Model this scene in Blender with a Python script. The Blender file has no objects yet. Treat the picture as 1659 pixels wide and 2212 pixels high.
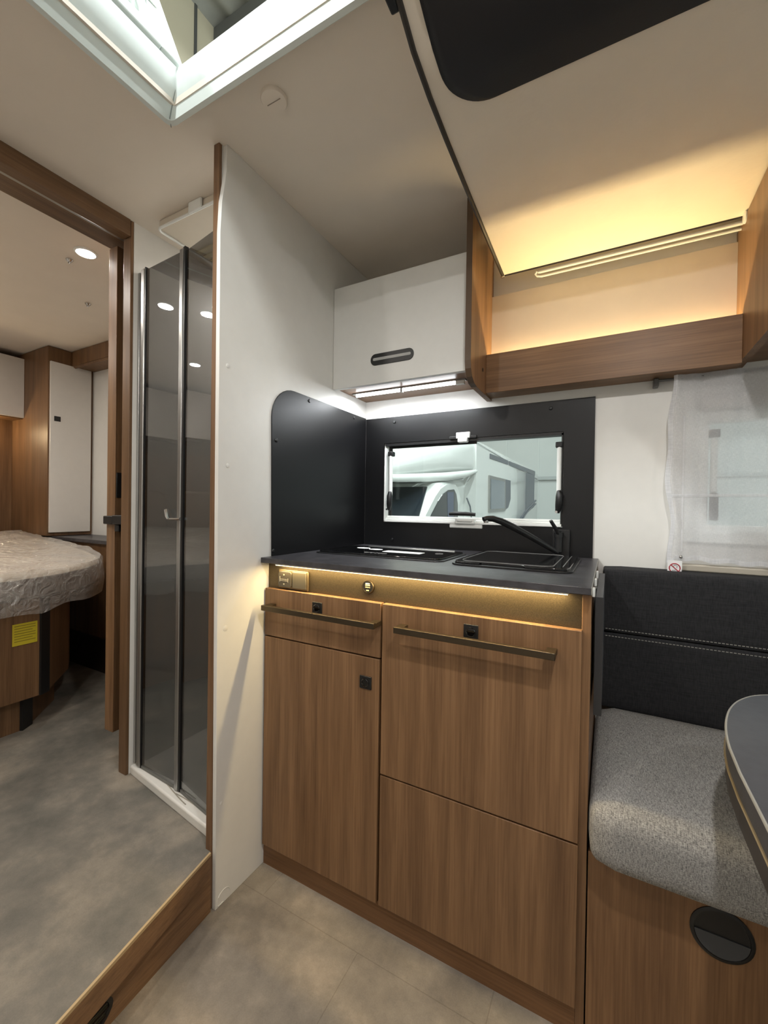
import bpy, bmesh, math, random
import numpy as np
from mathutils import Vector, Matrix
random.seed(7)
sc = bpy.context.scene
COL = sc.collection
# ------------------------------------------------------------------ camera
FPX = 903.72
yaw, pit, rol = .493793, -.0077971, .015033
CAM = np.array([0, 0, 1.08])
_f = np.array([-math.sin(yaw)*math.cos(pit), math.cos(yaw)*math.cos(pit), math.sin(pit)])
_r = np.array([math.cos(yaw), math.sin(yaw), 0.]); _u = np.cross(_r, _f)
R2 = math.cos(rol)*_r + math.sin(rol)*_u
U2 = -math.sin(rol)*_r + math.cos(rol)*_u
def ray(x, y): return R2*(x-829.5)/FPX - U2*(y-1106)/FPX + _f
def onx(x, y, X): d = ray(x, y); return CAM + d*((X-CAM[0])/d[0])
def ony(x, y, Y): d = ray(x, y); return CAM + d*((Y-CAM[1])/d[1])
def onz(x, y, Z): d = ray(x, y); return CAM + d*((Z-CAM[2])/d[2])
cd = bpy.data.cameras.new('camera'); cam = bpy.data.objects.new('camera', cd); COL.objects.link(cam)
cd.sensor_fit = 'VERTICAL'; cd.sensor_height = 36; cd.lens = FPX/2212*36; cd.clip_start = .02; cd.clip_end = 200
cam.matrix_world = Matrix(((R2[0], U2[0], -_f[0], CAM[0]), (R2[1], U2[1], -_f[1], CAM[1]), (R2[2], U2[2], -_f[2], CAM[2]), (0, 0, 0, 1)))
sc.camera = cam
# ------------------------------------------------------------------ world, exposure, hall lights
w = bpy.data.worlds.new('hall_air'); sc.world = w; w.use_nodes = True
bgn = w.node_tree.nodes['Background']
bgn.inputs[0].default_value = (.94, 1.0, .985, 1); bgn.inputs[1].default_value = .8
sc.view_settings.view_transform = 'Standard'; sc.view_settings.look = 'None'
sc.view_settings.exposure = 0.55; sc.view_settings.gamma = 1.0; sc.view_settings.use_curve_mapping = False
WARM = (1.0, .75, .36); SPOTC = (1.0, .94, .865); COOL = (.93, .97, 1.0)
P_HALL = 700; P_UNDERCAB = 1.9; P_WORKTOP = 1.6; P_SHELF = 2.0; P_BATH = 2.2
P_SPOT = 5.2; P_BEDSPOT = 2.6; P_READ = 1.6
# ------------------------------------------------------------------ materials
def lin(c):
    o = []
    for v in c[:3]:
        v /= 255.; o.append(v/12.92 if v <= .04045 else ((v+.055)/1.055)**2.4)
    return (*o, 1)
def newmat(name):
    m = bpy.data.materials.new(name); m.use_nodes = True
    return m, m.node_tree, m.node_tree.nodes['Principled BSDF']
def nd(t, typ, **k):
    n = t.nodes.new(typ)
    for a, b in k.items(): setattr(n, a, b)
    return n
def plain(name, c, rough=.5, metal=0, spec=.5, noise=0, nscale=30, bump=0, bscale=200, coat=0):
    m, t, b = newmat(name)
    b.inputs['Base Color'].default_value = lin(c); b.inputs['Roughness'].default_value = rough
    b.inputs['Metallic'].default_value = metal; b.inputs['Specular IOR Level'].default_value = spec
    if coat: b.inputs['Coat Weight'].default_value = coat; b.inputs['Coat Roughness'].default_value = .08
    tc = nd(t, 'ShaderNodeTexCoord')
    n = nd(t, 'ShaderNodeTexNoise'); n.inputs['Scale'].default_value = nscale; n.inputs['Detail'].default_value = 4
    t.links.new(tc.outputs['Object'], n.inputs['Vector'])
    mx = nd(t, 'ShaderNodeMix', data_type='RGBA'); k = max(noise, .015)
    mx.inputs[6].default_value = lin([v*(1-k) for v in c]); mx.inputs[7].default_value = lin([min(255, v*(1+k)) for v in c])
    t.links.new(n.outputs['Fac'], mx.inputs[0]); t.links.new(mx.outputs[2], b.inputs['Base Color'])
    if bump:
        n2 = nd(t, 'ShaderNodeTexNoise'); n2.inputs['Scale'].default_value = bscale; n2.inputs['Detail'].default_value = 3
        t.links.new(tc.outputs['Object'], n2.inputs['Vector'])
        bp = nd(t, 'ShaderNodeBump'); bp.inputs['Strength'].default_value = bump; bp.inputs['Distance'].default_value = .002
        t.links.new(n2.outputs['Fac'], bp.inputs['Height']); t.links.new(bp.outputs[0], b.inputs['Normal'])
    return m
def wood(name, axis, light=(150, 115, 82), dark=(112, 83, 57), rough=.42, seed=0):
    m, t, b = newmat(name)
    tc = nd(t, 'ShaderNodeTexCoord'); L = t.links.new
    def stretched(s_long, s_x, detail, off):
        mp = nd(t, 'ShaderNodeMapping'); s = [s_x]*3; s[axis] = s_long
        mp.inputs['Scale'].default_value = s; mp.inputs['Location'].default_value = (off, off*1.7, off*.6)
        L(tc.outputs['Object'], mp.inputs['Vector'])
        n = nd(t, 'ShaderNodeTexNoise'); n.inputs['Scale'].default_value = 1; n.inputs['Detail'].default_value = detail
        n.inputs['Roughness'].default_value = .6; n.inputs['Distortion'].default_value = .35
        L(mp.outputs[0], n.inputs['Vector']); return n
    a = stretched(1.3, 22, 5, seed); c = stretched(5, 260, 4, seed+3.1)
    r = nd(t, 'ShaderNodeValToRGB')
    r.color_ramp.elements[0].position = .3; r.color_ramp.elements[0].color = lin(dark)
    r.color_ramp.elements[1].position = .68; r.color_ramp.elements[1].color = lin(light)
    L(a.outputs['Fac'], r.inputs[0])
    r2 = nd(t, 'ShaderNodeValToRGB')
    r2.color_ramp.elements[0].position = .3; r2.color_ramp.elements[0].color = (.62, .57, .53, 1)
    r2.color_ramp.elements[1].position = .62; r2.color_ramp.elements[1].color = (1, 1, 1, 1)
    L(c.outputs['Fac'], r2.inputs[0])
    mx = nd(t, 'ShaderNodeMix', data_type='RGBA', blend_type='MULTIPLY'); mx.inputs[0].default_value = .75
    L(r.outputs[0], mx.inputs[6]); L(r2.outputs[0], mx.inputs[7]); L(mx.outputs[2], b.inputs['Base Color'])
    bp = nd(t, 'ShaderNodeBump'); bp.inputs['Strength'].default_value = .12; bp.inputs['Distance'].default_value = .001
    L(c.outputs['Fac'], bp.inputs['Height']); L(bp.outputs[0], b.inputs['Normal'])
    b.inputs['Roughness'].default_value = rough; b.inputs['Specular IOR Level'].default_value = .4
    return m
def emit(name, c, s):
    m, t, b = newmat(name); t.nodes.remove(b)
    e = nd(t, 'ShaderNodeEmission'); e.inputs[0].default_value = (*c, 1); e.inputs[1].default_value = s
    t.links.new(e.outputs[0], t.nodes['Material Output'].inputs[0]); return m
def glass(name, tint, refl=.12, rough=.01, diffuse=None, dfac=0, bump=0):
    m, t, b = newmat(name); t.nodes.remove(b); L = t.links.new
    tr = nd(t, 'ShaderNodeBsdfTransparent'); tr.inputs[0].default_value = (*tint, 1)
    gl = nd(t, 'ShaderNodeBsdfGlossy'); gl.inputs['Roughness'].default_value = rough; gl.inputs[0].default_value = (1, 1, 1, 1)
    lw = nd(t, 'ShaderNodeLayerWeight'); lw.inputs[0].default_value = .5
    pw = nd(t, 'ShaderNodeMath', operation='POWER'); pw.inputs[1].default_value = 4.0; L(lw.outputs['Facing'], pw.inputs[0])
    ad = nd(t, 'ShaderNodeMath', operation='MULTIPLY_ADD'); ad.inputs[1].default_value = .9; ad.inputs[2].default_value = refl+.025; ad.use_clamp = True
    L(pw.outputs[0], ad.inputs[0])
    mx = nd(t, 'ShaderNodeMixShader'); L(ad.outputs[0], mx.inputs[0]); L(tr.outputs[0], mx.inputs[1]); L(gl.outputs[0], mx.inputs[2])
    out = mx
    if diffuse:
        df = nd(t, 'ShaderNodeBsdfDiffuse'); df.inputs[0].default_value = diffuse
        m2 = nd(t, 'ShaderNodeMixShader'); m2.inputs[0].default_value = dfac
        L(mx.outputs[0], m2.inputs[1]); L(df.outputs[0], m2.inputs[2]); out = m2
    if bump:
        tc = nd(t, 'ShaderNodeTexCoord'); vo = nd(t, 'ShaderNodeTexNoise'); vo.inputs['Scale'].default_value = 22; vo.inputs['Detail'].default_value = 5; vo.inputs['Distortion'].default_value = 1.6
        L(tc.outputs['Object'], vo.inputs['Vector']); bp = nd(t, 'ShaderNodeBump'); bp.inputs['Strength'].default_value = bump; bp.inputs['Distance'].default_value = .02
        L(vo.outputs['Fac'], bp.inputs['Height']); L(bp.outputs[0], gl.inputs['Normal']); L(bp.outputs[0], df.inputs['Normal'])
    L(out.outputs[0], t.nodes['Material Output'].inputs[0]); return m
def stone(name, c1, c2, c3, joints=True):
    m, t, b = newmat(name); L = t.links.new
    tc = nd(t, 'ShaderNodeTexCoord')
    n1 = nd(t, 'ShaderNodeTexNoise'); n1.inputs['Scale'].default_value = 3.2; n1.inputs['Detail'].default_value = 8; n1.inputs['Roughness'].default_value = .62
    n2 = nd(t, 'ShaderNodeTexNoise'); n2.inputs['Scale'].default_value = 28; n2.inputs['Detail'].default_value = 6; n2.inputs['Roughness'].default_value = .7
    n3 = nd(t, 'ShaderNodeTexNoise'); n3.inputs['Scale'].default_value = 320; n3.inputs['Detail'].default_value = 2
    for n in (n1, n2, n3): L(tc.outputs['Object'], n.inputs['Vector'])
    r = nd(t, 'ShaderNodeValToRGB'); e = r.color_ramp.elements
    e[0].position = .38; e[0].color = lin(c1); e[1].position = .62; e[1].color = lin(c3); k = e.new(.5); k.color = lin(c2)
    L(n1.outputs['Fac'], r.inputs[0])
    r2 = nd(t, 'ShaderNodeValToRGB'); e = r2.color_ramp.elements
    e[0].position = .3; e[0].color = (.72, .72, .72, 1); e[1].position = .7; e[1].color = (1.08, 1.08, 1.08, 1)
    ad = nd(t, 'ShaderNodeMix', data_type='FLOAT'); ad.inputs[0].default_value = .35
    L(n2.outputs['Fac'], ad.inputs[2]); L(n3.outputs['Fac'], ad.inputs[3]); L(ad.outputs[0], r2.inputs[0])
    mx = nd(t, 'ShaderNodeMix', data_type='RGBA', blend_type='MULTIPLY'); mx.inputs[0].default_value = .8
    L(r.outputs[0], mx.inputs[6]); L(r2.outputs[0], mx.inputs[7])
    last = mx
    if joints:
        mp = nd(t, 'ShaderNodeMapping'); mp.inputs['Location'].default_value = (.13, .28, 0)
        L(tc.outputs['Object'], mp.inputs['Vector'])
        bk = nd(t, 'ShaderNodeTexBrick'); bk.inputs['Scale'].default_value = 1
        bk.inputs['Brick Width'].default_value = .62; bk.inputs['Row Height'].default_value = .36; bk.inputs['Mortar Size'].default_value = .0012
        bk.inputs['Color1'].default_value = bk.inputs['Color2'].default_value = (1, 1, 1, 1); bk.inputs['Mortar'].default_value = (.72, .70, .68, 1)
        L(mp.outputs[0], bk.inputs['Vector'])
        m3 = nd(t, 'ShaderNodeMix', data_type='RGBA', blend_type='MULTIPLY'); m3.inputs[0].default_value = .7
        L(mx.outputs[2], m3.inputs[6]); L(bk.outputs[0], m3.inputs[7]); last = m3
    L(last.outputs[2], b.inputs['Base Color']); b.inputs['Roughness'].default_value = .5; b.inputs['Specular IOR Level'].default_value = .35
    bp = nd(t, 'ShaderNodeBump'); bp.inputs['Strength'].default_value = .15; bp.inputs['Distance'].default_value = .001
    L(n2.outputs['Fac'], bp.inputs['Height']); L(bp.outputs[0], b.inputs['Normal'])
    return m
def weave(name, c1, c2, sx=(900, 90, 90), sy=(90, 900, 90), rough=.9, sheer=0):
    m, t, b = newmat(name); L = t.links.new
    tc = nd(t, 'ShaderNodeTexCoord'); ns = []
    for s in (sx, sy):
        mp = nd(t, 'ShaderNodeMapping'); mp.inputs['Scale'].default_value = s; L(tc.outputs['Object'], mp.inputs['Vector'])
        n = nd(t, 'ShaderNodeTexNoise'); n.inputs['Scale'].default_value = 1; n.inputs['Detail'].default_value = 3; L(mp.outputs[0], n.inputs['Vector']); ns.append(n)
    ad = nd(t, 'ShaderNodeMix', data_type='FLOAT'); ad.inputs[0].default_value = .5
    L(ns[0].outputs['Fac'], ad.inputs[2]); L(ns[1].outputs['Fac'], ad.inputs[3])
    r = nd(t, 'ShaderNodeValToRGB'); e = r.color_ramp.elements
    e[0].position = .36; e[0].color = lin(c1); e[1].position = .64; e[1].color = lin(c2); L(ad.outputs[0], r.inputs[0])
    L(r.outputs[0], b.inputs['Base Color']); b.inputs['Roughness'].default_value = rough; b.inputs['Specular IOR Level'].default_value = .2
    b.inputs['Sheen Weight'].default_value = .0
    bp = nd(t, 'ShaderNodeBump'); bp.inputs['Strength'].default_value = .35; bp.inputs['Distance'].default_value = .001
    L(ad.outputs[0], bp.inputs['Height']); L(bp.outputs[0], b.inputs['Normal'])
    if sheer:
        tr = nd(t, 'ShaderNodeBsdfTransparent'); tl = nd(t, 'ShaderNodeBsdfTranslucent'); L(r.outputs[0], tl.inputs[0])
        m1 = nd(t, 'ShaderNodeMixShader'); m1.inputs[0].default_value = .45; L(b.outputs[0], m1.inputs[1]); L(tl.outputs[0], m1.inputs[2])
        m2 = nd(t, 'ShaderNodeMixShader'); rr = nd(t, 'ShaderNodeMapRange'); rr.inputs[1].default_value = .3; rr.inputs[2].default_value = .7
        rr.inputs[3].default_value = sheer+.09; rr.inputs[4].default_value = sheer-.09
        L(ad.outputs[0], rr.inputs[0]); L(rr.outputs[0], m2.inputs[0]); L(m1.outputs[0], m2.inputs[1]); L(tr.outputs[0], m2.inputs[2])
        L(m2.outputs[0], t.nodes['Material Output'].inputs[0])
    return m
WOODV = wood('walnut_vertical', 2); WOODH = wood('walnut_along', 0, seed=5); WOODY = wood('walnut_cross', 1, seed=9)
EDGE = plain('edge_band', (88, 68, 50), .5)
WHITE = plain('white_laminate', (226, 224, 219), .42, bump=.05, bscale=90)
CEIL = plain('ceiling_vinyl', (234, 224, 211), .55, noise=.02, nscale=8, bump=.12, bscale=60)
BEDUNDER = plain('bed_underside', (234, 223, 207), .45, noise=.02, nscale=12, bump=.35, bscale=45)
CREAM = plain('shelf_back', (226, 214, 196), .5)
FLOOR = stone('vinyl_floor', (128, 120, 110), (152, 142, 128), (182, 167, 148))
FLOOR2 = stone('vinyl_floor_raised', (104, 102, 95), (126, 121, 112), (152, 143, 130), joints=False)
BLACK = plain('black_laminate', (13, 13, 15), .38, spec=.4, bump=.12, bscale=900)
BLACKP = plain('black_plastic', (22, 22, 23), .4)
INSET = plain('dark_inset', (24, 25, 30), .5, bump=.1, bscale=300)
TOPM = plain('slate_worktop', (50, 49, 52), .36, noise=.7, nscale=30, bump=.2, bscale=160)
TABLEM = plain('table_laminate', (70, 71, 76), .5, noise=.1, nscale=60, bump=.1, bscale=300)
EDGEL = plain('pale_edging', (150, 148, 140), .4)
BRONZE = plain('bronze_fascia', (84, 74, 58), .46, metal=.75, noise=.3, nscale=700, bump=.15, bscale=800)
HANDLE = plain('bronze_handle', (84, 74, 60), .35, metal=.85)
GLASSB = plain('black_glass', (10, 10, 11), .05, coat=.6)
LINE = plain('grey_line', (120, 120, 120), .4)
PAPER = plain('paper_label', (238, 238, 238), .6)
ALU = plain('aluminium', (172, 172, 170), .32, metal=.9)
CHROME = plain('chrome', (215, 215, 215), .1, metal=1)
PVC = plain('white_plastic', (232, 234, 231), .35)
HATCHM = plain('hatch_plastic', (226, 234, 231), .38)
STEELG = plain('grey_profile', (96, 95, 93), .4, metal=.5)
SMOKE = glass('smoked_glass', (.50, .505, .51), refl=.03)
PANE = glass('acrylic_pane', (.93, .97, .96), refl=.0)
LIDG = glass('lid_acrylic', (.75, .82, .80), refl=.02, diffuse=lin((225, 232, 230)), dfac=.45)
PLASTIC = glass('plastic_wrap', (.94, .94, .94), refl=.16, rough=.2, diffuse=lin((226, 221, 214)), dfac=.25, bump=.8)
FABDK = weave('charcoal_fabric', (38, 38, 40), (53, 53, 55), sx=(30, 700, 700), sy=(500, 60, 60))
FABGR = weave('grey_tweed', (88, 88, 89), (184, 183, 180), sx=(1500, 110, 110), sy=(320, 700, 700))
SHEER = weave('sheer_curtain', (226, 227, 231), (246, 246, 248), sx=(1700, 40, 130), sy=(130, 40, 1700), sheer=.36)
HEM = weave('curtain_hem', (225, 226, 229), (245, 245, 247), sx=(700, 40, 25), sy=(30, 40, 700), sheer=.12)
STITCH = plain('stitch_thread', (150, 148, 142), .7)
MATT = plain('mattress_fabric', (206, 194, 176), .8, noise=.04)
TAUPE = plain('taupe_upholstery', (120, 92, 66), .8)
YELLOW = plain('yellow_sticker', (196, 178, 40), .6)
RED = plain('warning_red', (176, 44, 58), .6)
TRAY = plain('shower_tray', (232, 230, 224), .3)
HALLW = plain('hall_wall', (176, 181, 182), .8, noise=.03, nscale=.6)
HALLY = plain('hall_wall_cream', (214, 208, 184), .75, noise=.04, nscale=.5)
CORR = plain('corrugated_steel', (150, 152, 146), .5, metal=.3)
BEAM = plain('roof_beam', (92, 94, 92), .6)
CONC = plain('hall_concrete', (120, 120, 118), .8, noise=.1, nscale=2)
BODYW = plain('vehicle_white', (206, 210, 208), .14, coat=.5)
DGREY = plain('decal_grey', (82, 88, 96), .4)
VGLASS = plain('vehicle_glass', (26, 32, 38), .05, coat=.5)
TYRE = plain('tyre', (24, 24, 24), .8)
E_COOL = emit('led_cool', COOL, 14); E_WARM = emit('led_warm', (1, .74, .36), 5); E_BAR = emit('led_bar', (1, .70, .32), .9)
E_SPOT = emit('spot_disc', (1, .96, .9), 12); E_READ = emit('reading_glow', (1, .8, .5), 7); E_HALL = emit('hall_tube', (.95, 1, .98), 6)
# ------------------------------------------------------------------ mesh helpers
OFF = {}
def box(bm, x0, x1, y0, y1, z0, z1):
    v = [bm.verts.new((x, y, z)) for z in (z0, z1) for y in (y0, y1) for x in (x0, x1)]
    for f in ((0, 2, 3, 1), (4, 5, 7, 6), (0, 1, 5, 4), (1, 3, 7, 5), (3, 2, 6, 7), (2, 0, 4, 6)): bm.faces.new([v[i] for i in f])
def prism(bm, pts, axis, a, b):
    """pts are 2-D in the two other axes (in x,y,z order), extruded along axis from a to b"""
    def mk(p, h):
        c = list(p); c.insert(axis, h); return bm.verts.new(c)
    A = [mk(p, a) for p in pts]; B = [mk(p, b) for p in pts]; n = len(pts)
    for i in range(n): bm.faces.new((A[i], A[(i+1) % n], B[(i+1) % n], B[i]))
    bm.faces.new(A[::-1]); bm.faces.new(B)
def ring_at(bm, c, t, r, n, up=None):
    t = Vector(t).normalized(); u = Vector(up) if up else (Vector((0, 0, 1)) if abs(t.z) < .9 else Vector((1, 0, 0)))
    a = t.cross(u).normalized(); b = a.cross(t)
    ra, rb = r if isinstance(r, (tuple, list)) else (r, r)
    return [bm.verts.new(Vector(c)+a*ra*math.cos(2*math.pi*i/n)+b*rb*math.sin(2*math.pi*i/n)) for i in range(n)]
def tube(bm, pts, r, n=10, closed=False, caps=True):
    pts = [Vector(p) for p in pts]; N = len(pts); rings = []
    for i in range(N):
        if closed: t = pts[(i+1) % N]-pts[i-1]
        else: t = pts[min(i+1, N-1)]-pts[max(i-1, 0)]
        rings.append(ring_at(bm, pts[i], t, r[i] if isinstance(r, list) else r, n))
    for i in range(N if closed else N-1):
        A, B = rings[i], rings[(i+1) % N]
        for k in range(n): bm.faces.new((A[k], A[(k+1) % n], B[(k+1) % n], B[k]))
    if caps and not closed: bm.faces.new(rings[0][::-1]); bm.faces.new(rings[-1])
def cyl(bm, p0, p1, r, n=24): tube(bm, [p0, p1], r, n)
def disc_stack(bm, c, nrm, prof, n=32):
    """lathe: prof = [(radius, height along nrm)]"""
    nrm = Vector(nrm).normalized(); rings = []
    for r, h in prof: rings.append(ring_at(bm, Vector(c)+nrm*h, nrm, max(r, 1e-4), n))
    for A, B in zip(rings, rings[1:]):
        for k in range(n): bm.faces.new((A[k], A[(k+1) % n], B[(k+1) % n], B[k]))
    bm.faces.new(rings[0][::-1]); bm.faces.new(rings[-1])
def rrect(x0, x1, y0, y1, r, n=6, corners=(1, 1, 1, 1)):
    out = []
    for i, (cx, cy, a) in enumerate(((x1-r, y1-r, 0), (x0+r, y1-r, 90), (x0+r, y0+r, 180), (x1-r, y0+r, 270))):
        if corners[i]:
            for k in range(n+1):
                t = math.radians(a+90*k/n); out.append((cx+r*math.cos(t), cy+r*math.sin(t)))
        else: out.append(((x1, x0, x0, x1)[i], (y1, y1, y0, y0)[i]))
    return out
def grid(bm, P):
    V = [[bm.verts.new(p) for p in row] for row in P]
    for i in range(len(V)-1):
        for j in range(len(V[0])-1): bm.faces.new((V[i][j], V[i][j+1], V[i+1][j+1], V[i+1][j]))
    return V
def finish(o, label=None, cat=None, group=None, kind=None):
    if label: o['label'] = label
    if cat: o['category'] = cat
    if group: o['group'] = group
    if kind: o['kind'] = kind
    return o
def obj(name, bm, mat, parent=None, bevel=0, smooth=False, solid=0, subs=0, label=None, cat=None, group=None, kind=None, segs=2):
    if isinstance(bm, (list, tuple)):
        bb = bmesh.new()
        for b in bm: box(bb, *b)
        bm = bb
    bmesh.ops.recalc_face_normals(bm, faces=bm.faces)
    me = bpy.data.meshes.new(name)
    if parent is None:
        xs = [v.co for v in bm.verts]
        o0 = Vector(((min(v.x for v in xs)+max(v.x for v in xs))/2, (min(v.y for v in xs)+max(v.y for v in xs))/2, min(v.z for v in xs)))
    else: o0 = OFF[parent.name]
    for v in bm.verts: v.co -= o0
    bm.to_mesh(me); bm.free()
    o = bpy.data.objects.new(name, me); COL.objects.link(o); me.materials.append(mat)
    if parent is None: o.location = o0
    else: o.parent = parent
    OFF[o.name] = o0
    if smooth:
        for p in me.polygons: p.use_smooth = True
        me.set_sharp_from_angle(angle=math.radians(40))
    if solid: md = o.modifiers.new('s', 'SOLIDIFY'); md.thickness = solid; md.offset = 0
    if bevel:
        md = o.modifiers.new('b', 'BEVEL'); md.width = bevel; md.segments = segs; md.limit_method = 'ANGLE'; md.angle_limit = math.radians(40)
        for p in me.polygons: p.use_smooth = True
        me.set_sharp_from_angle(angle=math.radians(180 if segs > 3 else 40)); md.harden_normals = False
    if subs: md = o.modifiers.new('u', 'SUBSURF'); md.levels = md.render_levels = subs
    return finish(o, label, cat, group, kind)
def thing(name, loc, label, cat, group=None, kind=None):
    o = bpy.data.objects.new(name, None); COL.objects.link(o); o.location = loc; o.empty_display_size = .05
    OFF[o.name] = Vector(loc); return finish(o, label, cat, group, kind)
def NB(): return bmesh.new()
def light(name, typ, loc, parent, power, color, size=.1, size_y=None, direction=(0, 0, -1), spread=None, spot=None):
    d = bpy.data.lights.new(name, typ); d.energy = power; d.color = color
    if typ == 'AREA':
        d.shape = 'RECTANGLE' if size_y else 'DISK'; d.size = size
        if size_y: d.size_y = size_y
        if spread: d.spread = math.radians(spread)
    else: d.shadow_soft_size = size
    if spot: d.spot_size = math.radians(spot); d.spot_blend = .6
    o = bpy.data.objects.new(name, d); COL.objects.link(o)
    q = Vector(direction).to_track_quat('-Z', 'Y')
    if typ == 'AREA' and size_y:
        z = -Vector(direction).normalized(); x = Vector((1, 0, 0)); y = z.cross(x); q = Matrix((x, y, z)).transposed().to_quaternion()
    o.rotation_euler = q.to_euler()
    if parent: o.parent = parent; o.location = Vector(loc)-OFF[parent.name]
    else: o.location = loc
    return o
# ================================================================== THE SHELL
XP = -.908                      # face of the galley partition
ZC = 2.04; ZS = .157            # ceiling, raised floor
YW = 1.515                      # inner face of the window wall
def sx(y): return -.918 - (y-.763)*.188      # step edge
bm = NB(); prism(bm, [(sx(-.72), -.72), (2.7, -.72), (2.7, 1.57), (-1.0, 1.57), (-1.0, .763), (sx(-.72)-.28, -.72)], 2, -.05, 0)
obj('floor', bm, FLOOR, kind='structure', label='beige grey stone-look vinyl floor of the galley area')
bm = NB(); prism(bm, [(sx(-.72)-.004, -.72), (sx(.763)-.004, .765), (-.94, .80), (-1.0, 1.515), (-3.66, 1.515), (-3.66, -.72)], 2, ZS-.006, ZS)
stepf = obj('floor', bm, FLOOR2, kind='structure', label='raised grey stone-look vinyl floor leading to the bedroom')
# step front: nosing board, riser, pale edge strip
def sline(off, y): return (sx(y)+off, y)
trim = thing('trim_1', (-.85, .2, 0), None, None, kind='structure')
def band(o0, o1, z0, z1, ya=-.72, yb=.762):
    b = NB(); prism(b, [sline(o0, ya), sline(o1, ya), sline(o1, yb), sline(o0, yb)], 2, z0, z1); return b
obj('nosing_board', band(-.02, .0, .094, ZS-.0062), WOODY, trim)
obj('step_block', band(-1.2, -.17, 0, ZS-.0065, -.68), BEAM, trim)
def rx(y): return -.9165-(y-.762)*.0816
b_ = NB(); prism(b_, [(rx(-.68)-.018, -.68), (rx(-.68), -.68), (rx(.762), .762), (rx(.762)-.018, .762)], 2, 0, .0945); obj('riser_board', b_, WOODY, trim)
obj('edge_strip', band(-.0045, .0008, ZS-.0062, ZS+.001), plain('step_edging', (190, 165, 125), .4), trim)
# hole/vent in the riser
v = thing('riser_vent', (-.88, .44, .03), 'black oval vent grommet in the step riser under the wooden nosing', 'vent')
bm = NB()
ndir = Vector((1, .0816, 0)).normalized(); tdir = Vector((-.0816, 1, 0)).normalized()
cc = Vector((rx(.415), .415, .048))
def oval(bm, c, a, b, d0, d1, n=28, inner=None):
    def rg(s, d): return [bm.verts.new(c+ndir*d+tdir*a*s*math.cos(2*math.pi*k/n)+Vector((0, 0, 1))*b*s*math.sin(2*math.pi*k/n)) for k in range(n)]
    rings = [rg(1, d0), rg(1, d1)] + ([rg(inner, d1), rg(inner*.96, d0+.001)] if inner else [])
    for A, B in zip(rings, rings[1:]):
        for k in range(n): bm.faces.new((A[k], A[(k+1) % n], B[(k+1) % n], B[k]))
    bm.faces.new(rings[0][::-1]); bm.faces.new(rings[-1])
oval(bm, cc, .085, .042, -.002, .004, inner=.9); obj('vent_ring', bm, BLACKP, v, smooth=True)
bm = NB(); oval(bm, cc, .078, .038, .0008, .0022); obj('vent_backing', bm, plain('vent_void', (6, 6, 6), .25), v)
bm = NB()
for k in range(-2, 3): 
    c = cc+Vector((0, 0, k*.014)); L_ = .074*math.sqrt(max(.1, 1-(k*.014/.040)**2))
    tube(bm, [c-tdir*L_+ndir*.004, c+tdir*L_+ndir*.004], .0026, 6)
obj('vent_slats', bm, GLASSB, v, kind='stuff')
# ceiling with hatch opening and lower roof lining
HX0, HX1, HY0, HY1 = -.935, -.385, .20, .645
bm = NB()
for b in ((-3.66, HX0, -.72, 1.57), (HX1, 2.7, -.72, 1.57), (HX0, HX1, -.72, HY0), (HX0, HX1, HY1, 1.57)): box(bm, b[0], b[1], b[2], b[3], ZC, ZC+.035)
obj('ceiling', bm, CEIL, kind='structure', label='pale beige vinyl ceiling lining')
# window wall with two openings
W1 = (-.812, -.138, 1.026, 1.347); W2 = (.245, .93, 1.035, 1.345)
def wall_holes(x0, x1, z0, z1, holes):
    out = []; xs = [x0]
    for h in holes:
        out.append((xs[-1], h[0], z0, z1)); out.append((h[0], h[1], z0, h[2])); out.append((h[0], h[1], h[3], z1)); xs.append(h[1])
    out.append((xs[-1], x1, z0, z1)); return out
obj('wall_window', [(a, b, YW, YW+.035, c, d) for a, b, c, d in wall_holes(-3.66, 2.7, -.1, ZC, [W1, W2])], WHITE, kind='structure', label='white side wall with the galley and dinette windows')
obj('wall_entrance', [(a, b, -.72, -.685, c, d) for a, b, c, d in wall_holes(-3.66, 2.7, -.1, ZC, [(.9, 1.7, .95, 1.6)])], WHITE, kind='structure')
obj('wall_front', [(2.66, 2.7, -.685, -.6, -.1, ZC), (2.66, 2.7, 1.42, 1.515, -.1, ZC), (2.66, 2.7, -.6, 1.42, -.1, .95), (2.66, 2.7, -.6, 1.42, 1.7, ZC)], WHITE, kind='structure')
obj('wall_rear', [(-3.66, -3.62, -.685, 1.515, -.1, ZC)], WHITE, kind='structure')
# galley / bathroom partition
pp = thing('wall_partition', (-.92, 1.1, 0), None, None, kind='structure')
bm = NB(); prism(bm, [(.770, 0), (1.515, 0), (1.515, ZC), (.779, ZC), (.777, 1.97), (.772, 1.93), (.764, 1.88), (.760, 1.80), (.762, 1.2), (.766, .6)], 0, XP-.013, XP)
obj('partition_panel', bm, WHITE, pp, bevel=.0012)
obj('partition_core', [(-.94, XP-.013, .775, 1.515, ZS, ZC)], WHITE, pp)
obj('partition_jamb', [(-.942, XP-.0135, .765, .7745, 0, ZC)], wood('walnut_jamb', 2, (132, 100, 72), (98, 72, 50), seed=2), pp, bevel=.001)
for px, py, r in ((518, 340, .012), (492, 1006, .006), (487, 1357, .008), (483, 1938, .022), (492, 790, .006), (478, 1735, .005)):
    c = onx(px, py, XP); bm = NB()
    if r == .022: tube(bm, [(XP, c[1]+r*math.cos(a), max(.004, c[2]+r*math.sin(a))) for a in np.linspace(.1, math.pi*1.5, 20)], .0013, 6)
    else: disc_stack(bm, (XP-.001, c[1], c[2]), (1, 0, 0), [(r, 0), (r, .0015), (r*.8, .002)], 20)
    obj('screw_cap', bm, WHITE, pp, smooth=True)
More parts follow.
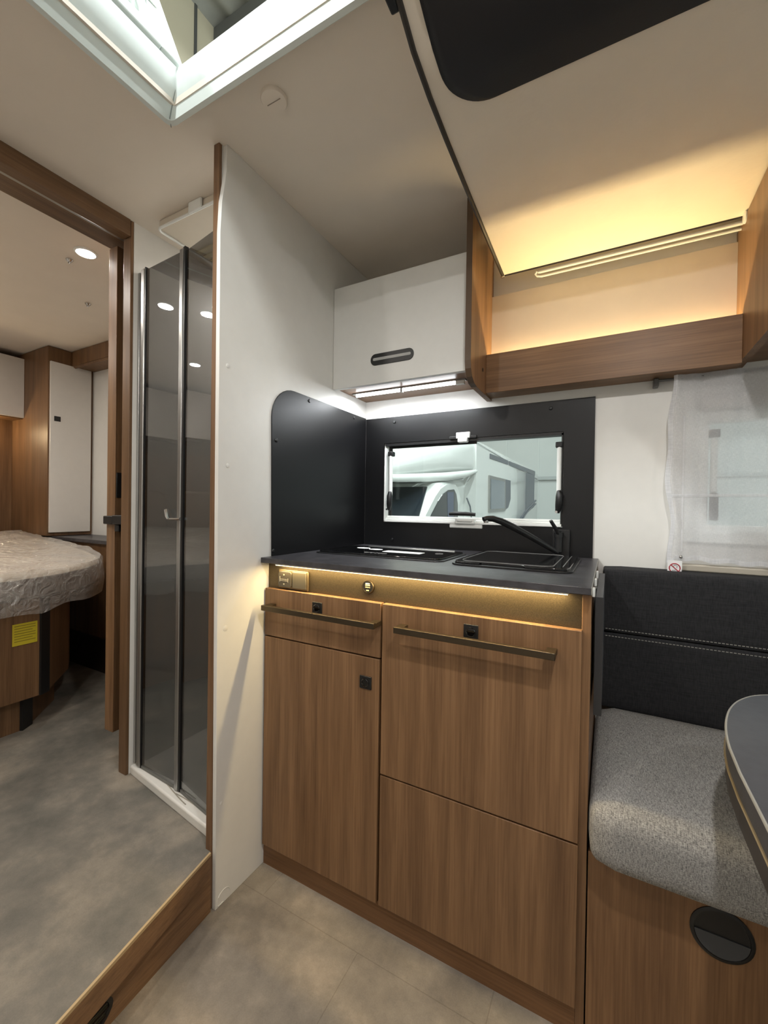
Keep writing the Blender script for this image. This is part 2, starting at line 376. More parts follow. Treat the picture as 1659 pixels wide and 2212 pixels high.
# bathroom / bedroom partition, header and sliding door
pb = thing('wall_bedroom', (-1.455, 1.1, ZS), None, None, kind='structure')
obj('bathroom_lining', [(-1.452, -1.436, .8485, 1.515, ZS, ZC)], WHITE, pb)
obj('bedroom_lining', [(-1.475, -1.4525, .858, 1.515, ZS, ZC)], WOODV, pb)
WJ = wood('walnut_dark', 2, (128, 98, 70), (94, 70, 48), seed=4); WJY = wood('walnut_dark_cross', 1, (128, 98, 70), (94, 70, 48), seed=6)
obj('door_jamb', [(-1.478, -1.4362, .838, .8482, ZS, ZC)], WJ, pb, bevel=.0015)
obj('door_header', [(-1.478, -1.434, -.685, .836, 1.985, ZC), (-1.53, -1.478, -.685, .9, 2.005, ZC)], WJY, pb, bevel=.0015)
obj('door_rail', [(-1.505, -1.490, -.685, 1.3, 1.996, 2.004)], ALU, pb)
obj('header_lip', [(-1.615, -1.53, -.685, .9, 2.012, ZC)], WJY, pb)
obj('roller', [(-1.515, -1.50, .875, .93, 1.972, 1.99)], BLACKP, pb)
dd = thing('door_1', (-1.575, 1.17, .265), 'walnut sliding bedroom door pushed back behind the bathroom wall', None, kind='structure')
obj('door_leaf', [(-1.598, -1.552, .8605, 1.49, .265, 1.998)], WJ, dd)
obj('door_edge', [(-1.600, -1.550, .857, .8605, .265, 1.998)], WOODV, dd, bevel=.001)
obj('recessed_pull', [(-1.5525, -1.549, .862, .92, 1.105, 1.195)], BLACKP, dd, bevel=.002)
obj('latch', [(-1.602, -1.545, .845, .858, 1.010, 1.040), (-1.550, -1.490, .846, .93, 1.010, 1.043), (-1.54, -1.515, .85, .88, .985, 1.01)], BLACKP, dd, bevel=.003)
# galley window
wn = thing('window_1', (-.475, YW, W1[2]), 'galley window with white frame stays and latches', None, kind='structure')
x0, x1, z0, z1 = W1
obj('sill_rail', [(x0+.006, x1-.002, YW-.012, YW+.03, z0+.001, z0+.011), (x0+.006, x1-.002, YW-.002, YW+.03, z0+.011, z0+.018), (x0+.006, x1-.002, YW+.008, YW+.03, z0+.018, z0+.026)], PVC, wn, bevel=.002)
obj('frame_side', [(x0+.001, x0+.008, YW-.012, YW+.03, z0+.004, z1-.02)], PVC, wn, bevel=.002)
obj('frame_side', [(x1-.006, x1-.001, YW-.004, YW+.03, z0+.004, z1-.005)], BLACKP, wn)
obj('frame_top', [(x0+.001, x1-.001, YW-.004, YW+.03, z1-.012, z1-.001)], BLACKP, wn)
obj('pane', [(x0+.002, x1-.002, YW+.024, YW+.028, z0+.01, z1-.004)], PANE, wn)
obj('pane_seal', [(x0+.008, x0+.022, YW+.016, YW+.022, z0+.02, z1-.006), (x0+.02, x1-.3, YW+.016, YW+.022, z1-.02, z1-.006)], BLACKP, wn)
for px in (-.783, -.150):
    st = NB(); cyl(st, (px, YW-.006, 1.12), (px, YW-.006, 1.295), .0075, 14)
    s_ = obj('window_stay', st, PVC, wn, smooth=True)
    obj('stay_cap', [(px-.012, px+.010, YW-.014, YW+.012, 1.293, 1.312)], BLACKP, s_, bevel=.003)
    h = NB(); tube(h, [(px+.002, YW-.016, 1.148), (px+.004, YW-.022, 1.13), (px+.002, YW-.020, 1.10), (px-.002, YW-.016, 1.075)], [.007, .0115, .011, .007], 12)
    hh = obj('stay_handle', h, BLACKP, s_, smooth=True)
    k = NB(); disc_stack(k, (px-.004, YW-.028, 1.078), (0, -1, 0), [(.004, 0), (.004, .003)], 12); obj('rivet', k, CHROME, s_)
lt = obj('latch_base', [(-.505, -.432, YW-.02, YW+.01, 1.028, 1.048), (-.497, -.44, YW-.024, YW-.01, 1.036, 1.046)], PVC, wn, bevel=.003)
bm = NB(); tube(bm, [(-.525, YW-.022, 1.064), (-.50, YW-.026, 1.066), (-.46, YW-.026, 1.066), (-.427, YW-.022, 1.0635)], [.006, .008, .008, .006], 12); obj('latch_lever', bm, BLACKP, lt, smooth=True)
obj('latch_plate', [(-.53, -.405, YW-.0105, YW-.003, 1.012, 1.03)], PVC, wn, bevel=.004)
obj('top_catch', [(-.508, -.455, YW-.016, YW+.01, 1.345, 1.368), (-.50, -.463, YW-.02, YW, 1.33, 1.347)], PVC, wn, bevel=.003)
obj('catch_shroud', [(-.535, -.43, YW-.012, YW-.003, 1.343, 1.356)], BLACKP, wn, bevel=.003)
# dinette window
w2 = thing('window_2', (.6, YW, W2[2]), 'dinette window behind the sheer curtain', None, kind='structure')
x0, x1, z0, z1 = W2
obj('window_frame', [(x0-.05, x0+.004, YW-.012, YW+.002, z0-.04, z1+.04), (x1-.004, x1+.05, YW-.012, YW+.002, z0-.04, z1+.04), (x0, x1, YW-.012, YW+.002, z1-.004, z1+.04), (x0, x1, YW-.016, YW+.002, z0-.04, z0+.012)], PVC, w2, bevel=.003)
obj('pane', [(x0, x1, YW+.024, YW+.028, z0, z1)], PANE, w2)
obj('blind_cassette', [(x0-.02, x1+.02, YW-.03, YW-.012, z1+.03, z1+.075)], plain('cassette', (196, 194, 190), .5), w2, bevel=.006)
s_ = obj('window_stay', [(x0+.01, x0+.026, YW-.01, YW+.006, 1.14, 1.30)], PVC, w2, bevel=.004)
obj('stay_cap', [(x0+.006, x0+.03, YW-.012, YW+.01, 1.30, 1.322)], BLACKP, s_)
obj('stay_handle', [(x0+.008, x0+.028, YW-.024, YW-.002, 1.06, 1.14)], BLACKP, s_, bevel=.006)
obj('sill', [(x0-.07, x1+.05, YW-.03, YW, .912, .932)], plain('sill_beige', (176, 168, 154), .5), w2, bevel=.004)
wn3 = obj('window_3', [(.9, 1.7, -.705, -.70, .95, 1.6)], PANE, kind='structure')
wn4 = obj('window_4', [(2.68, 2.684, -.6, 1.42, .95, 1.7)], PANE, kind='structure')
# ================================================================== GALLEY CABINET
YF = .935
kc = thing('kitchen_cabinet', (-.47, 1.2, 0), 'walnut galley base cabinet with bronze bar handles below the slate worktop', 'cabinet')
obj('carcass', [(XP+.0005, -.046, YF+.019, YW-.002, .06, .912)], WOODV, kc)
obj('plinth', [(XP+.0005, -.0457, .946, .962, 0, .0655)], wood('walnut_plinth', 0, (140, 102, 68), (106, 76, 50), seed=3), kc)
obj('end_panel', [(-.0455, -.0285, .946, YW-.002, 0, .914)], WOODV, kc, bevel=.001)
def front(name, x0, x1, z0, z1, seed, mat=None):
    return obj(name, [(x0, x1, YF, YF+.018, z0, z1)], wood('walnut_'+name+str(seed), 2, seed=seed), kc, bevel=.0012)
f1 = front('drawer', -.903, -.5085, .698, .838, 11)
f2 = front('door', -.903, -.5105, .066, .694, 14)
f3 = front('drawer', -.5035, -.0445, .404, .838, 17)
f4 = front('drawer', -.5035, -.0445, .066, .400, 21)
def bar_handle(par, x0, x1, z):
    b = NB()
    box(b, x0, x1, .894, .907, z-.0075, z+.0075)
    h = obj('handle', b, HANDLE, par, bevel=.0012, label='bronze metal bar handle')
    for a in (x0, x1-.02): obj('handle_post', [(a, a+.02, .905, YF+.001, z-.006, z+.006)], HANDLE, h, bevel=.001)
bar_handle(f1, -.880, -.506, .789); bar_handle(f3, -.452, -.090, .789)
def lock(par, x0, x1, z0, z1):
    l = obj('push_lock', [(x0, x1, YF-.003, YF+.002, z0, z1)], BLACKP, par, bevel=.001, label='square black push lock')
    b = NB(); disc_stack(b, ((x0+x1)/2, YF-.003, (z0+z1)/2), (0, -1, 0), [(.011, 0), (.011, .002), (.0095, .003), (.0085, .0012)], 24); obj('lock_button', b, GLASSB, l, smooth=True)
lock(f1, -.725, -.692, .786, .818); lock(f3, -.290, -.256, .786, .819); lock(f2, -.567, -.532, .612, .645)
fa = obj('fascia', [(XP+.001, -.046, YF+.0185, YF+.021, .836, .9145)], BRONZE, kc)
yf = YF+.0185
so = obj('socket_frame', [(-.863, -.752, yf-.007, yf, .840, .897)], plain('socket_bronze', (112, 98, 74), .4, metal=.6), fa, bevel=.003)
b = NB(); prism(b, rrect(-.858, -.809, .846, .892, .008), 1, yf-.013, yf-.006); obj('rocker_switch', b, plain('switch_dark', (74, 68, 58), .4), so, bevel=.001)
obj('blank_cover', [(-.807, -.757, yf-.011, yf-.006, .845, .893)], plain('socket_cover', (84, 78, 66), .4), so, bevel=.0015)
obj('switch_symbol', [(-.852, -.8505, yf-.0136, yf-.0128, .861, .877), (-.8505, -.824, yf-.0136, yf-.0128, .868, .8695), (-.8505, -.820, yf-.0136, yf-.0128, .864, .8652), (-.8215, -.820, yf-.0136, yf-.0128, .861, .872), (-.838, -.834, yf-.0136, yf-.0128, .880, .884), (-.838, -.834, yf-.0136, yf-.0128, .853, .857)], plain('symbol_grey', (170, 164, 150), .5), so)
us = NB(); disc_stack(us, (-.556, yf, .874), (0, -1, 0), [(.0185, 0), (.0185, .004), (.017, .006), (.0145, .006), (.014, .004)], 32); uso = obj('usb_socket', us, HANDLE, fa, smooth=True)
us = NB(); disc_stack(us, (-.556, yf-.003, .874), (0, -1, 0), [(.0143, 0), (.0143, .002)], 28); obj('usb_face', us, BLACKP, uso)
obj('usb_port', [(-.563, -.549, yf-.006, yf-.0045, .8765, .8795), (-.563, -.549, yf-.006, yf-.0045, .8715, .8735), (-.560, -.552, yf-.006, yf-.0045, .863, .866)], plain('usb_contacts', (200, 180, 140), .4), uso)
obj('usb_port', [(-.562, -.550, yf-.006, yf-.0045, .8815, .8835)], PAPER, uso)
# worktop
wt = thing('worktop', (-.47, 1.2, .915), 'dark slate-look worktop slab on the walnut galley cabinet', 'worktop')
obj('worktop_slab', [(XP+.0005, -.0285, .919, YW-.001, .9150, .93)], TOPM, wt, bevel=.0012)
obj('edge_band', [(-.0285, -.0275, .9192, YW-.001, .9155, .9297)], EDGEL, wt)
for y in (1.10, 1.24, .96): obj('hinge', [(-.0278, -.0225, y, y+.022, .905, .922)], PVC, wt, bevel=.001)
# led strip under worktop
ls = thing('led_strip', (-.465, .937, .909), 'warm glowing LED strip along the underside of the worktop front edge', 'light strip')
obj('led_profile', [(-.862, -.07, .9305, .9385, .9105, .9152)], ALU, ls)
obj('led_diffuser', [(-.860, -.072, .9312, .9378, .9088, .9108)], E_WARM, ls)
light('worktop_led', 'AREA', (-.466, .9345, .9085), ls, P_WORKTOP, WARM, .785, .006, (0, .0, -1))
# ------------------------------------------------------------------ hob
hb = thing('hob', (-.64, 1.25, .93), 'black glass-lidded gas hob set into the worktop, paper labels on its lid', 'hob')
def plate(x0, x1, y0, y1, r, z0, z1):
    b = NB(); prism(b, rrect(x0, x1, y0, y1, r), 2, z0, z1); return b
obj('hob_frame', plate(-.868, -.415, 1.115, 1.375, .03, .9295, .9335), plain('hob_steel', (78, 78, 80), .3, metal=.8), hb, bevel=.001)
lid = obj('glass_lid', plate(-.858, -.425, 1.125, 1.366, .024, .9335, .938), GLASSB, hb, bevel=.001)
b = NB()
for (px0, px1, py0, py1) in ((790, 900, 1189.5, 1196.5),):
    pts = [onz(*p, .9385) for p in ((767, 1196), (857, 1199.5), (905, 1192), (800, 1187.5))]
obj('paper_label', plate(-.66, -.525, 1.215, 1.262, .004, .938, .9386), PAPER, lid)
for cx, cy in ((-.775, 1.290), (-.715, 1.272)):
    b = NB(); n = 24; prism(b, [(cx+.026*math.cos(2*math.pi*k/n), cy+.018*math.sin(2*math.pi*k/n)) for k in range(n)], 2, .938, .9385); obj('round_label', b, PAPER, lid)
b = NB(); tube(b, [(-.700+.0055*k+.004*math.sin(k*1.9), 1.168+.007*math.sin(k*2.3), .9384) for k in range(16)], .0011, 5); obj('script_logo', b, LINE, lid)
b = NB(); tube(b, [(-.478+.012*math.cos(a), 1.265+.012*math.sin(a), .9384) for a in np.linspace(0, 6.1, 20)], .0008, 5); obj('symbol_ring', b, LINE, lid)
obj('lid_hinge', [(-.80, -.46, 1.364, 1.374, .9335, .9405)], ALU, hb, bevel=.002)
# sink with cover
sk = thing('sink', (-.22, 1.27, .93), 'rectangular sink closed by a black glass cover, beside the tap', 'sink')
obj('sink_rim', plate(-.383, -.075, 1.088, 1.452, .035, .9295, .9345), BLACKP, sk, bevel=.001)
b = NB(); prism(b, [(-.376, 1.125), (-.369, 1.100), (-.352, 1.095), (-.302, 1.095), (-.297, 1.107), (-.190, 1.107), (-.185, 1.095), (-.106, 1.095), (-.088, 1.105), (-.083, 1.13), (-.083, 1.42), (-.09, 1.441), (-.11, 1.448), (-.35, 1.448), (-.37, 1.44), (-.376, 1.42)], 2, .9345, .9405)
cv = obj('glass_cover', b, plain('cover_glass', (20, 20, 22), .12, coat=.5), sk, bevel=.001)
b = NB(); pts = [(x, y, .9408) for x, y in rrect(-.362, -.122, 1.122, 1.436, .03)]; tube(b, pts, .0011, 5, closed=True); obj('cover_line', b, LINE, cv)
b = NB(); tube(b, [(-.1, 1.135, .9408), (-.1, 1.42, .9408)], .0010, 5); obj('cover_line', b, LINE, cv)
# tap
tp = thing('kitchen_tap', (-.145, 1.49, .95), 'matt black swivel kitchen tap mounted on the black splashback', 'tap')
TAPM = plain('tap_black', (30, 30, 31), .32)
obj('wall_plate', [(-.165, -.112, 1.493, 1.5075, .932, 1.020)], TAPM, tp, bevel=.002)
b = NB(); cyl(b, (-.145, 1.478, .948), (-.145, 1.478, 1.0), .0125, 20); obj('tap_body', b, TAPM, tp, smooth=True)
b = NB(); cyl(b, (-.145, 1.478, .995), (-.145, 1.478, 1.010), .0145, 20); obj('tap_collar', b, TAPM, tp, smooth=True)
b = NB(); tube(b, [(-.142, 1.472, 1.000), (-.150, 1.462, 1.02), (-.158, 1.452, 1.035), (-.166, 1.444, 1.050)], [.006, .0065, .006, .0055], 10); obj('lever', b, TAPM, tp, smooth=True)
b = NB()
sp = [(-.146, 1.474, .945), (-.19, 1.44, .975), (-.235, 1.405, 1.005), (-.275, 1.375, 1.030), (-.305, 1.35, 1.047), (-.325, 1.334, 1.054), (-.343, 1.32, 1.054), (-.350, 1.314, 1.051)]
tube(b, sp, [(.006, .008), (.0075, .0095), (.008, .010), (.0085, .011), (.009, .011), (.009, .010), (.009, .009), (.0085, .008)], 14); obj('spout', b, TAPM, tp, smooth=True)
b = NB(); cyl(b, (-.343, 1.32, 1.052), (-.343, 1.32, 1.040), .0075, 14); obj('aerator', b, ALU, tp, smooth=True)
# ------------------------------------------------------------------ splashbacks
s1 = thing('splashback', (XP, 1.2, .93), 'black side splashback with one rounded corner on the white partition', 'splashback')
b = NB(); arc = [(1.056-.102*math.cos(a), 1.354+.102*math.sin(a)) for a in np.linspace(0, math.pi/2, 10)]
prism(b, [(.962, .9305)] + arc + [(1.5084, 1.456), (1.5084, .9305)], 0, XP+.0003, XP+.0045); obj('side_board', b, BLACK, s1, bevel=.001)
def screw(par, c, nrm):
    b = NB(); disc_stack(b, c, nrm, [(.0062, 0), (.0062, .001), (.0045, .003), (.0015, .0034)], 16); obj('screw', b, BLACKP, par, smooth=True)
for px, py in ((597, 951), (668, 866), (765, 903), (590, 1190)):
    c = onx(px, py, XP+.0045); screw(s1, c, (1, 0, 0))
s2 = thing('splashback', (-.475, 1.508, .93), 'black back splashback surrounding the galley window', 'splashback')
hs = [(-.903, -.815, .9305, 1.452), (-.815, -.137, .9305, 1.026), (-.815, -.137, 1.347, 1.452), (-.137, -.045, .9305, 1.452)]
obj('back_board', [(a, b_, 1.5085, 1.5145, c, d) for a, b_, c, d in hs], BLACK, s2)
for px, py in ((852, 912), (1190, 882), (847, 1165)): screw(s2, ony(px, py, 1.508), (0, -1, 0))
# ------------------------------------------------------------------ wall cabinet
uc = thing('wall_cabinet', (-.655, 1.4, 1.516), 'white-fronted galley wall cabinet with black oval grip hole over the hob', 'cabinet')
WB = wood('walnut_underside', 0, (150, 116, 88), (120, 90, 66), seed=8)
obj('bottom_board', [(XP+.0005, -.399, 1.2905, YW-.001, 1.525, 1.54)], WB, uc)
obj('carcass', [(XP+.0005, -.399, 1.2905, YW-.001, 1.5405, 1.882)], WHITE, uc)
fl = obj('flap_door', [(XP+.001, -.4, 1.272, 1.290, 1.516, 1.886)], plain('pale_flap', (220, 220, 217), .38), uc, bevel=.0012)
b = NB()
t_ = []
prism(b, rrect(-.746, -.581, 1.579, 1.619, .019, 8), 1, 1.2695, 1.2722); g = obj('grip', b, BLACKP, fl, bevel=.0008)
b = NB(); prism(b, rrect(-.736, -.591, 1.595, 1.6045, .004, 4), 1, 1.2685, 1.2696); obj('grip_slot', b, plain('slot_grey', (170, 170, 168), .5), g)
lamp = thing('under_cabinet_lamp', (-.66, 1.379, 1.515), 'bright white LED tube lamp under the white wall cabinet', 'lamp')
obj('lamp_rail', [(-.885, -.435, 1.371, 1.391, 1.520, 1.5252)], ALU, lamp)
for a, c in ((-.872, -.680), (-.672, -.470)):
    b = NB(); cyl(b, (a, 1.381, 1.5155), (c, 1.381, 1.5155), .0052, 12); obj('led_tube', b, E_COOL, lamp, smooth=True)
obj('tube_joint', [(-.680, -.672, 1.374, 1.388, 1.508, 1.522)], ALU, lamp); obj('end_cap', [(-.470, -.440, 1.374, 1.388, 1.509, 1.522)], PVC, lamp)
light('cabinet_led', 'AREA', (-.672, 1.381, 1.5085), lamp, P_UNDERCAB, COOL, .40, .008)
# ------------------------------------------------------------------ open shelf
sh = thing('open_shelf', (-.04, 1.45, 1.48), 'open walnut shelf with a warm lit cream back, beside the white wall cabinet', 'shelf')
prof = [(1.250, 2.036), (1.250, 1.54), (1.254, 1.515), (1.268, 1.493), (1.292, 1.479), (1.32, 1.475), (YW-.001, 1.475), (YW-.001, 2.036)]
b = NB(); prism(b, prof, 0, -.3985, -.3805); obj('side_panel', b, WOODV, sh)
b = NB(); prism(b, [(y-.0008 if y < 1.3 else y, z) for y, z in prof[:6]] + [(1.32, 1.4765), (1.294, 1.4805), (1.270, 1.494), (1.2555, 1.5155), (1.2515, 1.54), (1.2515, 2.036)], 0, -.3988, -.3802); obj('panel_edge', b, EDGE, sh)
obj('front_rail', [(-.3805, .3045, 1.430, 1.446, 1.482, 1.613)], WOODH, sh, bevel=.001)
obj('shelf_board', [(-.3805, .3045, 1.446, YW-.001, 1.483, 1.498)], WOODH, sh)
obj('back_board', [(-.3805, .3045, 1.499, YW-.001, 1.498, 1.841)], CREAM, sh)
b = NB(); c = onx(1043, 799, -.3803); disc_stack(b, c, (1, 0, 0), [(.006, 0), (.006, .001), (.003, .001)], 14); obj('screw_hole', b, BLACKP, sh)
sl = thing('shelf_led', (-.04, 1.472, 1.555), 'warm LED strip hidden behind the front rail of the open shelf', 'light strip')
obj('led_holder', [(-.378, .302, 1.4855, 1.4988, 1.552, 1.563)], ALU, sl); obj('led_tape', [(-.376, .300, 1.4865, 1.4955, 1.563, 1.5655)], emit('led_tape_warm', (1, .78, .42), 3), sl)
light('shelf_led_light', 'AREA', (-.038, 1.491, 1.568), sl, P_SHELF, WARM, .67, .008, (0, -.25, 1))
lb = thing('light_channel', (.05, 1.465, 1.86), 'slim cream round-ended channel along the bed edge above the open shelf', 'light channel')
b = NB(); tube(b, [(-.222, 1.456, 1.868), (-.214, 1.456, 1.868), (.3047, 1.456, 1.868)], [.003, .0052, .0052], 12); obj('bar_tube', b, PVC, lb, smooth=True)
b = NB(); tube(b, [(.3047, 1.468, 1.858), (-.21, 1.468, 1.858), (-.224, 1.466, 1.861), (-.229, 1.462, 1.867), (-.224, 1.456, 1.873)], .0034, 8); obj('bar_channel', b, PVC, lb, smooth=True)
# right hand wall cabinet
rc = thing('wall_cabinet', (.65, 1.36, 1.49), 'walnut wall cabinet at the far end of the open shelf above the dinette', 'cabinet')
b = NB(); prism(b, [(1.16, 1.872), (1.16, 1.535), (1.166, 1.513), (1.18, 1.498), (1.2, 1.492), (YW-.001, 1.492), (YW-.001, 1.872)], 0, .3048, .3228); obj('side_panel', b, wood('walnut_side', 2, seed=31), rc)
obj('carcass', [(.323, 1.05, 1.2, YW-.001, 1.505, 1.872)], WOODH, rc); obj('flap_door', [(.324, 1.05, 1.18, 1.1985, 1.50, 1.872)], WHITE, rc, bevel=.001)
b = NB(); disc_stack(b, (.3047, 1.428, 1.866), (-1, 0, 0), [(.016, 0), (.016, .003), (.012, .0045)], 20); obj('bumper', b, PVC, rc, smooth=True)
# ------------------------------------------------------------------ drop-down bed
db = thing('drop_down_bed', (.6, .6, 1.88), 'raised drop-down bed with pale underside and dark inset panel above the dinette', 'bed')
pr = [(-.62, 2.005), (.40, 2.003), (.52, 1.990), (.60, 1.968), (.648, 1.948), (.703, 1.922), (.783, 1.907), (.879, 1.899), (1.034, 1.891), (1.24, 1.883), (1.439, 1.876)]
def zb(y):
    for (a, b), (c, d) in zip(pr, pr[1:]):
        if a <= y <= c: return b+(d-b)*(y-a)/(c-a)
b = NB(); prism(b, pr + [(1.442, 1.884), (1.442, 2.02), (-.62, 2.02)], 0, -.33, 1.6); obj('underside_panel', b, BEDUNDER, db, smooth=True)
b = NB(); tube(b, [(-.331, y, z-.001) for y, z in pr], .0055, 8); tube(b, [(-.33, 1.440, 1.875), (.30, 1.440, 1.8755)], .0028, 6); obj('edge_trim', b, plain('dark_trim', (44, 40, 36), .45), db, smooth=True)
b = NB(); disc_stack(b, (-.331, 1.440, 1.874), (0, 0, -1), [(.007, 0), (.007, .004), (.004, .005)], 12); obj('corner_cap', b, CHROME, db)
obj('trim_bracket', [(-.352, -.334, .575, .655, 1.945, 2.0)], BLACKP, db, bevel=.004)
# dark inset: follows the underside, rounded corner
outl = []
ys = [-.5, 0, .3, .45, .55, .62, .66, .70, .73]
for k in range(13):
    a = math.pi/2*k/12; outl.append(a)
b = NB(); R_ = .085; X0_, X1_, Y1_ = -.298, 1.3, .836
rows = []
yy = [-.5, -.1, .2, .4, .5, .56, .60, .64, .68, .715] + [Y1_-R_+R_*math.sin(math.pi/2*k/12) for k in range(13)]
for y in yy:
    x = X0_ + (0 if y <= Y1_-R_ else R_-math.sqrt(max(0, R_**2-(y-(Y1_-R_))**2)))
    rows.append([(x, y, zb(y)-.0012), (x+.02, y, zb(y)-.0012), (.4, y, zb(y)-.0012), (X1_, y, zb(y)-.0012)])
grid(b, rows); obj('dark_inset', b, INSET, db, smooth=True, solid=.002)
# ================================================================== DINETTE
bn = thing('bench', (.5, 1.2, 0), 'walnut-fronted bench box under the grey seat cushion', 'bench')
obj('front_panel', [(-.026, 1.3, .947, .963, 0, .390)], wood('walnut_bench', 2, (150, 114, 80), (114, 84, 58), seed=41), bn, bevel=.001)
obj('bench_box', [(-.026, 1.3, .964, YW-.001, 0, .39)], WOODH, bn)
b = NB(); cv_ = (.190, .947, .326)
disc_stack(b, cv_, (0, -1, 0), [(.047, -.001), (.047, .002), (.044, .004), (.041, .004), (.040, .0015)], 36); vg = obj('vent_ring', b, BLACKP, bn, smooth=True)
b = NB(); prism(b, [(.190+.040*math.cos(a), .326+.040*math.sin(a)) for a in np.linspace(math.pi*1.02, math.pi*1.98, 16)], 1, .9435, .947); obj('vent_lip', b, plain('vent_grey', (66, 68, 72), .5), vg)
def cushion(name, x0, x1, y0, y1, z0, z1, r, mat, parent=None, bulge=.008, nx=24, ny=14, **k):
    """rounded box with softly domed top"""
    b = NB(); pts = []
    bmesh.ops.create_cube(b, size=1)
    bmesh.ops.subdivide_edges(b, edges=b.edges[:], cuts=9, use_grid_fill=True)
    sx_, sy_, sz_ = (x1-x0)/2, (y1-y0)/2, (z1-z0)/2; c = Vector(((x0+x1)/2, (y0+y1)/2, (z0+z1)/2))
    for v in b.verts:
        q = Vector((v.co.x*2, v.co.y*2, v.co.z*2)); p = Vector((q.x*sx_, q.y*sy_, q.z*sz_))
        # denser toward the edges
        p = Vector([math.copysign(1-(1-abs(t))**1.6, t)*s for t, s in zip(q, (sx_, sy_, sz_))])
        inner = Vector([max(-s+r, min(s-r, t)) for t, s in zip(p, (sx_, sy_, sz_))]); d = p-inner
        if d.length > 1e-9:
            out = Vector([t for t in d]); p = inner+out.normalized()*min(r, out.length*1.0 if out.length < r else r)
        if q.z > 0: p.z += bulge*(1-q.x**4)*(1-q.y**2)*max(0, q.z)
        v.co = c+p
    return obj(name, b, mat, parent, smooth=True, **k)
cushion('seat_cushion', -.0265, 1.25, .893, 1.4045, .3905, .515, .038, FABGR, label='grey tweed seat cushion on the walnut bench', cat='cushion')
bk = thing('back_cushion', (.6, 1.45, .50), 'charcoal fabric backrest cushion with white double stitching along its seam', 'cushion')
cushion('lower_panel', -.013, 1.25, 1.405, 1.513, .500, .724, .008, FABDK, bk, bulge=0)
cushion('upper_panel', -.013, 1.25, 1.405, 1.513, .7243, .912, .010, FABDK, bk, bulge=0)
b = NB()
for z, y in ((.7355, 1.4048), (.7145, 1.4048)):
    for i in range(150):
        x = -.004+i*.0083; box(b, x, x+.0055, y-.0010, y+.0012, z-.0009, z+.0009)
obj('stitching', b, STITCH, bk, kind='stuff')
fp = thing('folding_leaf', (-.018, 1.17, .66), 'dark worktop extension leaf folded down at the end of the galley', 'worktop leaf')
obj('leaf_board', [(-.0222, -.0075, .982, 1.372, .655, .902)], TABLEM, fp, bevel=.001)
obj('leaf_edging', [(-.0224, -.0073, .9805, .982, .655, .902)], plain('leaf_edge', (52, 52, 54), .5), fp)
obj('leaf_bracket', [(-.0284, -.0222, 1.1, 1.13, .70, .9)], STEELG, fp)
# table
tb = thing('dinette_table', (.55, .6, 0), 'dark grey double-leaf dinette table with rounded corner and pale edging', 'table')
def tcurve(z_, s=0):
    pts = [(.62, 1.125-s), (.36, 1.120-s), (.305, 1.108-s), (.262, 1.082-s), (.229, 1.040-s), (.207, .995-s*.7), (.191, .945), (.178, .885), (.170, .82), (.167+s, .75), (.167+s, .30), (.18+s, .22), (.22, .17), (.30, .14), (.85, .14), (.92, .20), (.92, 1.06), (.86, 1.125-s)]
    out = []; n = len(pts)
    for i in range(n):
        p0, p1, p2, p3 = (Vector(pts[(i+k) % n]) for k in (-1, 0, 1, 2))
        m = 1 if (p2-p1).length > .2 else 4
        for k in range(m):
            t = k/m
            out.append(tuple(p1 if m == 1 else .5*((2*p1)+(p2-p0)*t+(2*p0-5*p1+4*p2-p3)*t*t+(3*p1-p0-3*p2+p3)*t**3) if min((p1-p0).length, (p3-p2).length)*3 > (p2-p1).length and max((p1-p0).length, (p3-p2).length) < .2 else p1+(p2-p1)*t))
    return out
b = NB(); prism(b, tcurve(0), 2, .684, .72); obj('table_top', b, TABLEM, tb)
b = NB(); tube(b, [(x, y, .7185) for x, y in tcurve(0)], .0022, 6, closed=True); obj('top_edging', b, EDGEL, tb)
b = NB(); prism(b, [(x, y) for x, y in tcurve(0)], 2, .645, .680); obj('lower_leaf', b, plain('leaf_dark', (48, 45, 43), .5), tb)
b = NB(); tube(b, [(x-.0005, y, .682) for x, y in tcurve(0)], .0022, 6, closed=True); obj('leaf_edging', b, plain('gold_edging', (140, 126, 98), .4), tb)
b = NB(); cyl(b, (.58, .63, .02), (.58, .63, .645), .03, 24); obj('pedestal', b, ALU, tb, smooth=True)
b = NB(); disc_stack(b, (.58, .63, 0), (0, 0, 1), [(.17, 0), (.17, .01), (.03, .03)], 32); obj('foot_plate', b, ALU, tb, smooth=True)
# curtain
ct = thing('curtain', (.52, 1.478, .925), 'white sheer curtain panel hanging in front of the dinette window', 'curtain')
def ccol(x):
    return 1.479 + .0035*math.sin(x*61) + .002*math.sin(x*140+1) - .006*math.exp(-((x-.16)/.02)**2)
def cl(x, z): return x + (.006*math.sin(z*14) + .004*math.sin(z*31) if x < .2 else 0)*max(0, (.2-x)/.05)
xs = np.concatenate([np.linspace(.150, .23, 17), np.linspace(.24, .95, 60)])
def zbot(x): return .945 - .012*min(1, max(0, (x-.17)/.3)) + .003*math.sin(x*90) - (.0 if x > .165 else .012)
def crow(zf): return [(cl(x, zf(x)), ccol(x)+.0015*math.sin(zf(x)*55+x*20), zf(x)) for x in xs]
b = NB(); grid(b, [crow(lambda x, t=t: 1.481+(zbot(x)-1.481)*t) for t in np.linspace(0, 1, 40)]); obj('curtain_fabric', b, SHEER, ct, smooth=True)
def strip(zf0, zf1, nm, dy=-.0015):
    b = NB(); grid(b, [[(p[0], p[1]+dy, p[2]) for p in crow(lambda x, t=t: zf0(x)+(zf1(x)-zf0(x))*t)] for t in np.linspace(0, 1, 4)]); obj(nm, b, HEM, ct, smooth=True)
